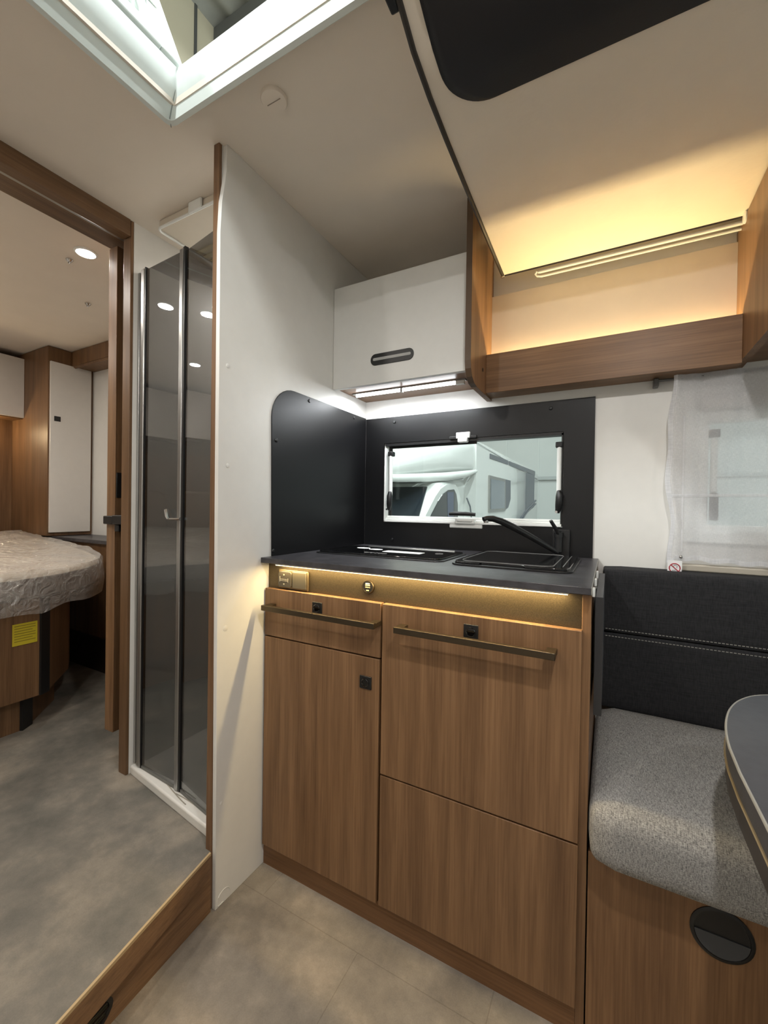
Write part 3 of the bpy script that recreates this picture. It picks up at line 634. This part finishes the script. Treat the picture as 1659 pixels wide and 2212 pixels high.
strip(lambda x: zbot(x)+.013, zbot, 'bottom_hem'); strip(lambda x: 1.135, lambda x: 1.127, 'cross_seam')
b = NB(); grid(b, [[(cl(x, z), ccol(x)-.002, z) for x in (.150, .154, .158, .161)] for z in np.linspace(1.481, .94, 30)]); obj('side_hem', b, HEM, ct, smooth=True)
b = NB(); grid(b, [[(.184+dx, ccol(.186)-.002, z) for dx in (0, .004)] for z in np.linspace(1.36, .97, 14)]); obj('fold_line', b, HEM, ct)
cr = thing('curtain_rail', (.52, 1.49, 1.48), 'slim dark curtain rail and end bracket under the walnut shelf', 'curtain rail')
b = NB(); cyl(b, (.118, 1.487, 1.474), (.96, 1.487, 1.474), .004, 10); obj('rail', b, STEELG, cr)
obj('rail_bracket', [(.110, .124, 1.482, YW-.001, 1.458, 1.481)], STEELG, cr, bevel=.002)
tg = thing('warning_tag', (.17, 1.47, .90), 'small white tag with red prohibition ring hung from the curtain corner', 'tag')
obj('tag_card', [(.152, .187, 1.466, 1.467, .897, .943)], PAPER, tg)
b = NB(); tube(b, [(.1695+.013*math.cos(a), 1.4655, .921+.013*math.sin(a)) for a in np.linspace(0, 2*math.pi, 28)[:-1]], .0014, 6, closed=True); obj('red_ring', b, RED, tg)
b = NB(); tube(b, [(.1605, 1.4655, .930), (.1785, 1.4655, .912)], .0014, 6); obj('red_slash', b, RED, tg)
b = NB(); tube(b, [(.165, 1.4657, .925), (.17, 1.4657, .930), (.176, 1.4657, .926), (.174, 1.4657, .921)], .0008, 5); tube(b, [(.163, 1.4657, .914), (.172, 1.4657, .915)], .0008, 5); obj('pictogram', b, LINE, tg)
hk = thing('curtain_hook', (.186, 1.465, .90), 'chrome ball on a thin wire under the curtain corner', 'hook')
b = NB(); tube(b, [(.184, 1.468, .953), (.186, 1.467, .93), (.187, 1.466, .905)], .0006, 5); obj('wire', b, CHROME, hk)
for c, r in (((.184, 1.468, .954), .005), ((.187, 1.466, .903), .0065)):
    b = NB(); bmesh.ops.create_uvsphere(b, u_segments=14, v_segments=10, radius=r); bmesh.ops.translate(b, verts=b.verts, vec=c); obj('ball', b, CHROME, hk, smooth=True)
# ================================================================== CEILING ITEMS
ht = thing('roof_hatch', (-.65, .43, ZC), 'open white roof hatch with raised acrylic lid over the walkway', 'roof hatch')
fo = (-.972, -.345, .165, .665)     # outer flange, bottom level 2.012
fi = (-.922, -.395, .215, .642)     # throat at top
def frame_ring(bm, levels):
    rs = []
    for (x0, x1, y0, y1), z, r in levels:
        rs.append([bm.verts.new((x, y, z)) for x, y in rrect(x0, x1, y0, y1, r, 3)])
    n = len(rs[0])
    for A, B in zip(rs, rs[1:]):
        for k in range(n): bm.faces.new((A[k], A[(k+1) % n], B[(k+1) % n], B[k]))
def ins(t, d): return (t[0]+d, t[1]-d, t[2]+d, t[3]-d)
b = NB(); frame_ring(b, [(fo, ZC+.001, .02), (fo, 2.016, .02), (ins(fo, .004), 2.0115, .018), (ins(fo, .014), 2.0135, .014), ((-.928, -.389, .209, .644), 2.062, .006), (fi, 2.072, .005), (fi, 2.12, .005), (ins(fi, -.02), 2.12, .01)])
obj('hatch_frame', b, HATCHM, ht, smooth=True)
for c in ((-.955, .648), (-.362, .648)):
    b = NB(); tube(b, [(c[0]-.010, c[1]+.010, 2.0105), (c[0]+.003, c[1]-.003, 2.0165), (c[0]+.03, c[1]-.008, 2.068)], .0012, 5)
    obj('mitre_joint', b, plain('joint_grey', (150, 158, 156), .6), ht)
# lid hinged on the x=-.93 side, leaning back
L0 = Vector((-.918, 0, 2.125)); ang = math.radians(66); ld = Vector((-math.cos(ang), 0, math.sin(ang))); ln = Vector((math.sin(ang), 0, math.cos(ang)))
def lidbox(s0, s1, y0, y1, t0, t1):
    b = NB(); v = []
    for t in (t0, t1):
        for (s, y) in ((s0, y0), (s1, y0), (s1, y1), (s0, y1)):
            q = L0+ld*s+ln*t; v.append(b.verts.new((q.x, y, q.z)))
    for f in ((0, 1, 2, 3), (4, 5, 6, 7), (0, 1, 5, 4), (1, 2, 6, 5), (2, 3, 7, 6), (3, 0, 4, 7)): b.faces.new([v[i] for i in f])
    return b
obj('lid_rail', lidbox(0, .53, .60, .655, -.02, .004), HATCHM, ht, bevel=.003)
obj('lid_rail', lidbox(0, .53, .20, .255, -.02, .004), HATCHM, ht, bevel=.003)
obj('lid_rail', lidbox(0, .05, .255, .60, -.02, .004), HATCHM, ht, bevel=.003); obj('lid_rail', lidbox(.48, .53, .255, .60, -.02, .004), HATCHM, ht, bevel=.003)
obj('lid_pane', lidbox(.05, .48, .255, .60, -.014, -.008), LIDG, ht)
obj('lid_step', lidbox(.02, .51, .565, .60, -.012, .001), HATCHM, ht, bevel=.003)
b = lidbox(.16, .30, .595, .63, .004, .014); ap = obj('arm_plate', b, PVC, ht, bevel=.006)
q = L0+ld*.19+ln*.016; b = NB(); disc_stack(b, (q.x, .607, q.z), ln, [(.006, 0), (.006, .002)], 14); obj('arm_screw', b, CHROME, ap)
b = NB(); p0 = L0+ld*.175+ln*.008; tube(b, [(p0.x, .59, p0.z), (-.945, .545, 2.20), (-.930, .52, 2.17)], [.006, .0065, .005], 8); obj('strut', b, ALU, ht, smooth=True)
b = NB(); tube(b, [(-.93, .42, 2.13), (-.97, .41, 2.30), (-1.02, .40, 2.5)], .010, 8); obj('lid_arm', b, PVC, ht, smooth=True)
obj('roof_skin', [(-1.2, -.99, -.1, .95, 2.085, 2.1), (-.33, -.1, -.1, .95, 2.085, 2.1), (-.99, -.33, .69, .95, 2.085, 2.1), (-.99, -.33, -.1, .14, 2.085, 2.1)], BODYW, ht)
cvx = thing('ceiling_vent', (-.709, .742, ZC-.012), 'round pale air vent on the ceiling beside the roof hatch', 'vent')
b = NB(); disc_stack(b, (-.709, .742, ZC+.0005), (0, 0, -1), [(.031, 0), (.031, .006), (.029, .009), (.0, .010)], 36); obj('cap_disc', b, CEIL, cvx, smooth=True)
b = NB(); tube(b, [(-.729, .742, ZC-.0095), (-.69, .742, ZC-.0095)], .0010, 5); obj('cap_slot', b, plain('slot_shadow', (150, 140, 128), .6), cvx)
def ceiling_spot(x, y, label, power, color=SPOTC, z=ZC, spread=None, r=.032):
    t = thing('ceiling_spot', (x, y, z-.006), label, 'lamp', 'round recessed ceiling spots')
    b = NB(); disc_stack(b, (x, y, z), (0, 0, -1), [(r+.006, -.0005), (r+.006, .003), (r, .006), (r, .003)], 28); obj('spot_ring', b, PVC, t, smooth=True)
    b = NB(); disc_stack(b, (x, y, z-.003), (0, 0, -1), [(r-.001, 0), (r-.001, .0025)], 28); obj('spot_lens', b, E_SPOT, t)
    light('spot_light', 'AREA', (x, y, z-.0085), t, power, color, 2*r-.008)
    return t
ceiling_spot(-1.773, .865, 'round lit ceiling spot in the bedroom just behind the door header', P_BEDSPOT)
ceiling_spot(-1.93, .51, 'round lit ceiling spot over the foot of the bed', P_BEDSPOT)
ceiling_spot(-2.75, .3, 'unseen ceiling spot added to light the bedroom over the middle of the mattress', P_BEDSPOT*1.4)  # out of view, added for more light on the bed
ceiling_spot(-1.2, .1, 'unseen ceiling spot added as fill over the raised walkway', P_SPOT*.55)  # unseen lamp, added as fill light from the camera side
ceiling_spot(-.75, -.25, 'unseen ceiling spot added as fill near the entrance wall', P_SPOT*.7)  # added out of view to brighten the galley from behind the camera
ceiling_spot(.15, .25, 'round lit spot in the bed underside above the dinette table', P_SPOT*1.45, (1, .97, .94), z=2.004)
ceiling_spot(1.0, .25, 'unseen spot added as fill in the bed underside toward the driving cab', P_SPOT*.6, z=2.004)  # unseen, added to fill the dinette end with light
ceiling_spot(-1.19, 1.37, 'round lit ceiling spot inside the shower cell', P_BATH)
for px, py, lab in ((150, 560, 'tiny round ceiling hook beside the lit bedroom spot'), (190, 655, 'tiny flat ceiling clip deeper in the bedroom')):
    c = onz(px, py, ZC); t = thing('ceiling_hook', (c[0], c[1], ZC-.014), lab, 'hook')
    b = NB(); disc_stack(b, (c[0], c[1], ZC), (0, 0, -1), [(.012, 0), (.013, .004), (.008, .010), (.007, .012)], 16); obj('hook_base', b, CHROME, t, smooth=True)
    b = NB(); tube(b, [(c[0]-.008, c[1], ZC-.011), (c[0]-.006, c[1], ZC-.016), (c[0]+.006, c[1], ZC-.016), (c[0]+.008, c[1], ZC-.011)], .0018, 6); obj('hook_loop', b, CHROME, t)
# shower roof vent
sv = thing('shower_vent', (-1.17, 1.06, ZC-.05), 'cream framed roof vent over the shower with knob', 'roof vent')
CREAMP = plain('vent_cream', (214, 204, 188), .45)
obj('vent_tray', [(-1.352, -.96, .881, 1.26, 2.012, 2.039)], CREAMP, sv, bevel=.004)
b = NB(); tube(b, [(x, y, 2.010) for x, y in rrect(-1.358, -.957, .879, 1.265, .02)], .0042, 8, closed=True); obj('vent_frame', b, PVC, sv, smooth=True)
b = NB(); disc_stack(b, (-1.06, .945, 2.012), (0, 0, -1), [(.02, 0), (.02, .004), (.015, .010)], 20); obj('vent_knob', b, CREAMP, sv, smooth=True)
obj('vent_clip', [(-1.19, -1.13, .871, .879, 2.006, 2.039)], PVC, sv, bevel=.003)
b = NB()
for k in range(5): box(b, -1.345, -1.26, 1.02+k*.03, 1.035+k*.03, 2.007, 2.0125)
obj('vent_slots', b, plain('slot_cream', (232, 218, 180), .5), sv)
# ================================================================== SHOWER
ty = thing('shower_tray', (-1.2, 1.15, ZS), 'white moulded shower tray with raised front rim', 'shower tray')
def tl(x, o=0): return .855-(x+1.463)*.129+o
b = NB(); prism(b, [(-1.435, tl(-1.435)), (-.942, tl(-.942)), (-.942, tl(-.942, .05)), (-1.435, tl(-1.435, .05))], 2, ZS-.002, .186); obj('tray_rim', b, TRAY, ty, bevel=.006, segs=3)
b = NB(); prism(b, [(-1.435, tl(-1.435, .04)), (-.942, tl(-.942, .04)), (-.942, 1.496), (-1.435, 1.496)], 2, ZS-.002, .172); obj('tray_floor', b, TRAY, ty)
b = NB(); tube(b, [(x, tl(x, .022+.010*math.sin((x+1.44)*13)), .1865) for x in np.linspace(-1.41, -1.10, 24)], .0016, 5); tube(b, [(x, tl(x, .016+.012*math.sin((x+1.2)*11)), .1865) for x in np.linspace(-1.17, -.95, 18)], .0016, 5); obj('tray_groove', b, plain('groove_grey', (160, 154, 142), .5), ty)
sd = thing('shower_door', (-1.2, .85, .186), 'smoked glass folding shower door in aluminium profiles', 'shower door')
Pa, Pb, Pc = (-1.388, .862), (-1.168, .850), (-.948, .813)
ZB, ZT = .1905, 1.872
def panel(a, b_, th, z0, z1, s0, s1):
    a = Vector((*a, 0)); b_ = Vector((*b_, 0)); d = (b_-a); n = Vector((-d.y, d.x, 0)).normalized()*th/2
    q0, q1 = a+d*s0, a+d*s1; m = NB()
    prism(m, [(q0-n)[:2], (q1-n)[:2], (q1+n)[:2], (q0+n)[:2]], 2, z0, z1); return m
obj('glass_pane', panel(Pa, Pb, .004, ZB, ZT, .0, .93), SMOKE, sd)
obj('glass_pane', panel(Pb, Pc, .004, ZB, ZT-.005, .02, 1), SMOKE, sd)
pf = obj('centre_profile', panel(Pa, Pb, .016, ZB-.001, ZT+.004, .905, .985), ALU, sd, bevel=.002)
obj('profile_seal', panel(Pb, Pc, .012, ZB-.001, ZT+.008, -.02, .03), BLACKP, sd)
obj('side_profile', [(-1.4355, -1.424, .862, .885, ZB-.001, ZT+.002)], ALU, sd, bevel=.002)
obj('side_profile', [(-1.424, -1.410, .868, .888, ZB-.001, ZT+.004)], plain('profile_dark', (120, 119, 117), .35, metal=.7), sd, bevel=.002)
obj('side_profile', [(-1.410, -1.388, .856, .876, ZB-.001, ZT+.006)], ALU, sd, bevel=.004)
obj('side_seal', [(-1.388, -1.383, .857, .870, ZB-.001, ZT+.008)], BLACKP, sd)
obj('bottom_seal', panel(Pa, Pb, .006, ZB-.004, ZB+.006, 0, .93), plain('seal_grey', (110, 110, 106), .5), sd)
obj('bottom_seal', panel(Pb, Pc, .006, ZB-.004, ZB+.006, .02, 1), plain('seal_grey2', (110, 110, 106), .5), sd)
b = NB(); tube(b, [(-1.238, .842, 1.066), (-1.228, .838, 1.045), (-1.222, .838, 1.037)], [.007, .006, .005], 8); tube(b, [(-1.224, .840, 1.037), (-1.165, .838, 1.039)], .0045, 8); obj('door_knob', b, CHROME, sd, smooth=True)
obj('wall_shower', [(-1.4355, -.942, 1.497, 1.5145, ZS, 2.035)], plain('shower_white', (220, 222, 222), .3), kind='structure')
# ================================================================== BEDROOM
bd = thing('bed_base', (-2.7, .4, ZS), 'walnut bed base with angled foot and yellow sticker below the wrapped mattress', 'bed')
foot = [(-2.032, -.05), (-2.032, .842), (-2.05, .872), (-2.25, 1.04), (-2.35, 1.09), (-3.3, 1.09), (-3.3, -.05)]
WBED = wood('walnut_bed', 2, (132, 100, 70), (102, 75, 51), seed=51)
b = NB(); prism(b, foot, 2, .30, .70); obj('drawer_box', b, WBED, bd)
b = NB(); prism(b, [(-2.09, -.02), (-2.09, .80), (-2.12, .84), (-2.29, 1.0), (-2.4, 1.04), (-3.3, 1.04), (-3.3, -.02)], 2, ZS, .30); obj('plinth', b, WBED, bd)
b = NB(); prism(b, [(-2.024, .838), (-2.044, .876), (-2.056, .870), (-2.036, .832)], 2, .30, .70); obj('corner_strip', b, BLACKP, bd)
b = NB(); prism(b, [(-2.080, .80), (-2.112, .846), (-2.125, .838), (-2.095, .79)], 2, ZS, .30); obj('corner_strip', b, BLACKP, bd)
st_ = obj('sticker', [(-2.03, -2.029, .745, .826, .522, .607)], YELLOW, bd, label='yellow notice sticker with small print')
b = NB()
for k in range(7): box(b, -2.029, -2.0287, .751, .820-.01*(k % 3 == 2), .598-.010*k-.0012, .598-.010*k+.0012)
obj('sticker_print', b, plain('sticker_ink', (120, 105, 30), .7), st_)
outline = [(-1.975, -.25), (-1.975, .30), (-1.978, .55), (-1.985, .75), (-2.015, .90), (-2.07, 1.03), (-2.15, 1.13), (-2.27, 1.20), (-2.45, 1.24), (-2.65, 1.25), (-3.0, 1.25), (-3.28, 1.25), (-3.28, .6), (-3.28, -.25), (-2.6, -.30)]
def dens(pl, per):
    out = []
    for i in range(len(pl)):
        a, c = Vector(pl[i]), Vector(pl[(i+1) % len(pl)]); n = max(1, int((c-a).length/per))
        for k in range(n): out.append(a+(c-a)*k/n)
    return out
def zmt(x): return .803+(-2.0-x)*.075
ol = dens(outline, .025); cen = Vector((-2.65, .5)); N = len(ol)
mt = thing('mattress', (-2.6, .5, .70), 'cream mattress with rounded foot corners lying on the walnut bed base', 'mattress')
b = NB(); rings = []
for s, z0 in ((.978, -.024), (.972, -.012), (.955, -.004), (.6, -.002), (.02, -.002)):
    rings.append([b.verts.new((*(cen+(p-cen)*s), (zmt((cen+(p-cen)*s).x)+z0) if z0 > -.1 else .70+(.13+z0))) for p in ol])
for A, B in zip(rings, rings[1:]):
    for k in range(N): b.faces.new((A[k], A[(k+1) % N], B[(k+1) % N], B[k]))
b.faces.new(rings[0]); b.faces.new(rings[-1]); obj('mattress_top', b, MATT, mt, smooth=True)
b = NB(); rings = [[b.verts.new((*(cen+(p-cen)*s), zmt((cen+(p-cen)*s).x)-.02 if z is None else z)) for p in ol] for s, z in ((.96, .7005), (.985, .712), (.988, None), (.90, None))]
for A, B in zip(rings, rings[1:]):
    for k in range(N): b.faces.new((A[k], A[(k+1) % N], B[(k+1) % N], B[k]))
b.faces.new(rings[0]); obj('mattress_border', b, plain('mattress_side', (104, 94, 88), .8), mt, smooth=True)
from mathutils import noise as mnoise
cvp = thing('plastic_cover', (-2.6, .5, .65), 'crinkled clear plastic sheet wrapped over the mattress', 'plastic cover')
b = NB(); rings = []
S = [.03, .2, .35, .5, .6, .7, .78, .85, .9, .94, .97, .99, 1.0, 1.004, 1.007, 1.010, 1.008, 1.004, 1.0]
D = [0]*12 + [.006, .025, .05, .08, .11, .135, .152]
for s, d in zip(S, D):
    rg = []
    for i, p in enumerate(ol):
        q = cen+(p-cen)*s; n1 = mnoise.noise(Vector((q.x*9, q.y*9, 1.3))); n2 = mnoise.noise(Vector((q.x*34, q.y*24, 4.1)))
        z = zmt(q.x)+.008+.010*n1+.007*n2
        if d:
            wv = mnoise.noise(Vector((i*.16, d*6, 2.))); dirn = (p-cen).normalized()
            q = q+dirn*(.018*wv+.004)*min(1, d*16); z = zmt(q.x)-d*(1+.12*mnoise.noise(Vector((i*.22, 0, 7.))))
        rg.append(b.verts.new((q.x, q.y, z)))
    rings.append(rg)
for A, B in zip(rings, rings[1:]):
    for k in range(N): b.faces.new((A[k], A[(k+1) % N], B[(k+1) % N], B[k]))
b.faces.new(rings[0]); obj('plastic_sheet', b, PLASTIC, cvp, smooth=True)
wd = thing('wardrobe', (-3.3, 1.39, .885), 'tall walnut bedroom wardrobe with white door beside the bed head', 'wardrobe')
obj('carcass', [(-3.615, -3.002, 1.265, YW-.001, .885, 2.036)], WBED, wd)
dr = obj('door', [(-3.001, -2.985, 1.272, 1.497, .905, 1.945)], plain('wardrobe_white', (214, 210, 204), .35), wd, bevel=.001)
obj('push_lock', [(-2.986, -2.982, 1.291, 1.324, 1.585, 1.615)], BLACKP, dr)
ol_ = thing('overhead_locker', (-2.3, 1.45, 1.90), 'walnut overhead ledge box along the bedroom side wall', 'locker')
obj('locker_box', [(-2.984, -1.62, 1.386, YW-.001, 1.945, 2.036)], WBED, ol_); b = NB(); tube(b, [(-2.98, 1.40, 1.944), (-1.62, 1.40, 1.944)], .01, 8); obj('locker_bead', b, WBED, ol_, smooth=True)
sd_ = thing('side_counter', (-2.3, 1.40, ZS), 'low walnut side cabinet with dark counter top between bed and wall', 'cabinet')
obj('counter_top', [(-2.99, -1.62, 1.285, YW-.001, .862, .882)], TOPM, sd_, bevel=.001)
obj('cabinet_body', [(-2.99, -1.62, 1.30, YW-.001, .34, .862)], WBED, sd_)
obj('dark_plinth', [(-2.99, -1.62, 1.29, YW-.001, ZS, .34)], plain('plinth_dark', (44, 32, 22), .6), sd_)
rl = thing('head_locker', (-3.45, .5, 1.60), 'white-fronted overhead locker across the head of the bed', 'locker')
obj('locker_carcass', [(-3.615, -3.322, -.68, 1.264, 1.62, 2.0)], WBED, rl)
for a, c in ((-.68, -.05), (-.045, .61), (.615, 1.264)): obj('locker_flap', [(-3.321, -3.304, a, c, 1.625, 2.0)], plain('locker_white', (212, 206, 198), .4), rl, bevel=.001)
hd = thing('headboard', (-3.45, .5, .9), 'taupe padded headboard behind the mattress', 'headboard')
b = NB(); prism(b, rrect(-.3, 1.13, .75, 1.2, .10, 8), 0, -3.46, -3.40); obj('headboard_pad', b, TAUPE, hd, bevel=.02, segs=3)
obj('headboard_panel', [(-3.615, -3.47, -.68, 1.264, .6, 1.62)], WBED, hd); obj('white_panel', [(-3.47, -3.462, .3, 1.10, 1.21, 1.60)], WHITE, hd)
rd = thing('reading_lamp', (-3.35, 1.05, 1.55), 'small warm reading lamp glowing under the head locker', 'lamp')
b = NB(); disc_stack(b, (-3.40, 1.03, 1.619), (0, 0, -1), [(.02, 0), (.02, .02), (.015, .05)], 20); obj('lamp_body', b, CHROME, rd, smooth=True)
b = NB(); disc_stack(b, (-3.40, 1.03, 1.569), (0, 0, -1), [(.014, 0), (.014, .006)], 20); obj('lamp_lens', b, E_READ, rd)
light('reading_light', 'POINT', (-3.38, 1.03, 1.545), rd, P_READ, (1, .74, .42), .012)
# ================================================================== THE HALL AND THE NEIGHBOUR
ZG = -.82
obj('floor', [(-5.2, 14, -9, 16.2, ZG-.1, ZG)], CONC, kind='structure', label='grey concrete floor of the surrounding hall')
hw = thing('wall_hall', (-5.1, 4, ZG), None, None, kind='structure')
obj('hall_panels', [(-5.25, -5.12, -9, 16.2, ZG, 8)], HALLY, hw)
b = NB()
for y in np.arange(-8.0, 16, 1.0): box(b, -5.121, -5.105, 3.83+y-4-.02, 3.83+y-4+.02, ZG, 8)
obj('panel_joint', b, BEAM, hw)
hb_ = thing('wall_hall_back', (4, 16.1, ZG), None, None, kind='structure')
obj('hall_panels', [(-5.2, 14, 16, 16.2, ZG, 8)], HALLW, hb_)
obj('cable_duct', [(-5.1, 14, 15.9, 16, 2.2, 2.32)], plain('duct_grey', (150, 156, 158), .6), hb_)
b = NB()
for x in np.arange(-4.6, 14, 1.15): box(b, x, x+.03, 15.985, 16, ZG, 8)
obj('panel_joint', b, plain('joint_pale', (184, 190, 190), .7), hb_)
rf = thing('roof_hall', (0, 4, 8), None, None, kind='structure')
b = NB(); xs_ = np.arange(-5.12, 14, .045); 
grid(b, [[(x, y, 8.0+.045*math.sin(x*2*math.pi/.36)) for x in xs_] for y in (-9, 3.5, 16.2)]); obj('corrugated_sheet', b, CORR, rf, smooth=True)
b = NB()
for y in (-4.5, -1.6, 1.3, 4.22, 7.1, 10): box(b, -5.12, 14, y-.09, y+.09, 7.72, 7.95)
obj('purlin', b, BEAM, rf)
for x, y, lab, pw in ((-2.2, 1.2, 'unseen hall luminaire added high above the vehicle', .5), (1.5, 8.5, 'unseen hall luminaire added above the neighbouring motorhome front', .3), (-3.5, 10.5, 'unseen hall luminaire added above the neighbouring motorhome rear', .3), (4.5, 2.0, 'unseen hall luminaire added beyond the driving cab', .7), (-4.0, -5.2, 'unseen hall luminaire added behind the entrance side to shine through the hatch', .8), (0.5, -4.0, 'unseen hall luminaire added facing the entrance side window', .8)):  # unseen lamps added so hall light falls in through hatch and windows
    t = thing('added_luminaire', (x, y, 7.2), lab, 'lamp', 'added unseen tube luminaires in the hall')
    obj('luminaire_body', [(x-.15, x+.15, y-1.2, y+1.2, 7.3, 7.42)], PVC, t); obj('tube', [(x-.10, x+.10, y-1.15, y+1.15, 7.28, 7.3)], E_HALL, t)
    b = NB(); cyl(b, (x, y, 7.42), (x, y, 8.03), .01, 6); obj('hanger', b, ALU, t)
    l_ = light('hall_light', 'AREA', (x, y, 7.26), t, P_HALL*pw, (.96, 1, .985), .3, 2.3)
# neighbour vehicle: side plane near x = -1.35, nose toward -y
XS = -1.35; XO = -3.55
nv = thing('motorhome', (-2.45, 6, ZG), 'white motorhome with grey decals parked outside the galley window', 'motorhome')
def zc(h): return 1.08+(h-1.63)*.68
def yc(u): return 9.45-u*.68
b = NB()
# loft of cross sections along y: (y, z_bottom, z_top, half width, corner radius)
def section(y, zb_, zt, hw_, r, n=7):
    cx = (XS+XO)/2; pts = rrect(cx-hw_, cx+hw_, zb_, zt, r, n); return [(x, y, z) for x, z in pts]
def loft(secs):
    b = NB(); rs = [[b.verts.new(p) for p in s] for s in secs]; n = len(rs[0])
    for A, B in zip(rs, rs[1:]):
        for k in range(n): b.faces.new((A[k], A[(k+1) % n], B[(k+1) % n], B[k]))
    b.faces.new(rs[0]); b.faces.new(rs[-1]); return b
HWID = (XS-XO)/2
obj('body', loft([section(9.5, ZG+.45, 1.86, HWID-.04, .10), section(9.42, ZG+.40, 1.93, HWID, .12), section(6, ZG+.40, 1.93, HWID, .12), section(4.72, ZG+.40, 1.93, HWID, .12)]), BODYW, nv, smooth=True)
obj('alcove', loft([section(4.78, 1.50, 1.925, HWID-.01, .12), section(4.5, 1.46, 1.90, HWID-.05, .17), section(4.2, 1.42, 1.85, HWID-.13, .20), section(3.9, 1.385, 1.76, HWID-.24, .18), section(3.65, 1.365, 1.65, HWID-.36, .14), section(3.42, 1.35, 1.54, HWID-.52, .09), section(3.26, 1.35, 1.45, HWID-.72, .045), section(3.2, 1.36, 1.42, HWID-.85, .028)]), BODYW, nv, smooth=True)
b = NB(); tube(b, [(XS-.01, 4.75, 1.53), (XS-.06, 4.45, 1.47), (XS-.15, 4.15, 1.425), (XS-.27, 3.85, 1.395), (XS-.40, 3.6, 1.375), (XS-.58, 3.38, 1.365), (XS-.80, 3.22, 1.36)], [.02, .04, .045, .045, .04, .035, .03], 12); obj('alcove_lip', b, BODYW, nv, smooth=True)
b = NB(); tube(b, [(XS-.42, 3.62, 1.40), (XS-.40, 3.68, 1.50), (XS-.43, 3.78, 1.62), (XS-.50, 4.0, 1.755), (XS-.6, 4.3, 1.872)], .006, 6); obj('alcove_seam', b, DGREY, nv)
# cab: side profile extruded, narrower
cabp = [(4.80, ZG+.35), (4.80, 1.46), (4.3, 1.40), (3.95, 1.345), (3.52, .93), (3.42, .80), (2.92, .60), (2.82, .40), (2.80, ZG+.3)]
b = NB(); prism(b, cabp, 0, XO+.14, XS-.14); obj('cab', b, BODYW, nv, bevel=.05, segs=4)
# windscreen on the sloped face
def quad(pts, th, nrm):
    b = NB(); n = Vector(nrm).normalized()*th; A = [b.verts.new(Vector(p)) for p in pts]; B = [b.verts.new(Vector(p)+n) for p in pts]; k = len(pts)
    for i in range(k): b.faces.new((A[i], A[(i+1) % k], B[(i+1) % k], B[i]))
    b.faces.new(A[::-1]); b.faces.new(B); return b
obj('windscreen', quad([(XS-.26, 3.905, 1.30), (XO+.26, 3.905, 1.30), (XO+.20, 3.515, .925), (XS-.20, 3.515, .925)], .012, (0, -.69, .72)), VGLASS, nv)
XC = XS-.14
dwin = [(4.464, .90), (4.45, 1.15), (4.40, 1.25), (4.32, 1.300), (4.14, 1.285), (3.98, 1.235), (3.86, 1.165), (3.64, 1.0), (3.52, .90)]
b = NB(); prism(b, [(4.56, .05), (4.56, 1.20), (4.50, 1.31), (4.38, 1.36), (4.10, 1.345), (3.92, 1.29), (3.79, 1.215), (3.56, 1.04), (3.40, .88), (3.40, .05)], 0, XC-.02, XC+.012); cdr = obj('cab_door', b, BODYW, nv, bevel=.008)
b = NB(); prism(b, dwin, 0, XC+.005, XC+.018); obj('door_window', b, VGLASS, cdr)
b = NB(); prism(b, [(4.30, .90), (4.30, 1.27), (4.10, 1.26), (4.14, .90)], 0, XC+.018, XC+.021); obj('seat_shade', b, plain('cab_seat', (84, 92, 108), .8), cdr)
b = NB(); tube(b, [(XS-.04, 4.72, .93), (XS-.05, 4.72, 1.02), (XS-.06, 4.71, 1.12), (XS-.10, 4.70, 1.22)], .008, 6); obj('arch_line', b, DGREY, nv)
xw = XS+.001
def sidepoly(nm, pts, mat, t=.012, par=None):
    b = NB(); prism(b, pts, 0, xw-.004, xw+t); return obj(nm, b, mat, par or nv)
wf = sidepoly('side_window', [(yc(6.12), zc(1.59)), (yc(6.15), zc(2.28)), (yc(4.79), zc(2.30)), (yc(4.73), zc(1.62))], ALU, .015)
sidepoly('window_pane', [(yc(6.02), zc(1.65)), (yc(6.05), zc(2.22)), (yc(4.9), zc(2.24)), (yc(4.85), zc(1.68))], plain('side_pane', (112, 120, 128), .15), .02, wf)
sidepoly('decal', [(yc(4.75), zc(1.64)), (yc(4.78), zc(2.30)), (yc(4.2), zc(2.31)), (yc(4.17), zc(1.9)), (yc(4.4), zc(1.7))], DGREY, .006)
sidepoly('decal', [(yc(6.08), zc(2.60)), (yc(6.08), zc(2.69)), (yc(4.5), zc(2.73)), (yc(4.5), zc(2.64))], DGREY, .006)
sidepoly('decal', [(yc(4.4), zc(2.64)), (yc(4.4), zc(2.73)), (yc(.7), zc(2.82)), (yc(.7), zc(2.70))], DGREY, .006)
sidepoly('decal', [(yc(2.2), zc(1.55)), (yc(2.2), zc(2.66)), (yc(.8), zc(2.70)), (yc(.8), zc(1.75))], DGREY, .006)
for k in range(2):
    b = NB(); tube(b, [(xw+.002, yc(2.9+k*.35), zc(1.35)), (xw+.002, yc(1.9+k*.35), zc(1.62)), (xw+.002, yc(.5), zc(1.85+.1*k))], .02, 6); obj('swoosh', b, DGREY, nv)
b = NB(); tube(b, [(xw+.002, 9.4, zc(2.62)), (xw+.002, 4.7, zc(2.62)+.10)], .004, 5); obj('seam', b, plain('seam_grey', (170, 174, 176), .5), nv)
for y in (3.2, 7.6):
    for xx in (XS-.12, XO+.12):
        b = NB(); disc_stack(b, (xx-.11, y, ZG+.34), (1, 0, 0), [(.30, 0), (.34, .03), (.34, .19), (.30, .22), (.19, .22), (.18, .2)], 28); obj('wheel', b, TYRE, nv, smooth=True)
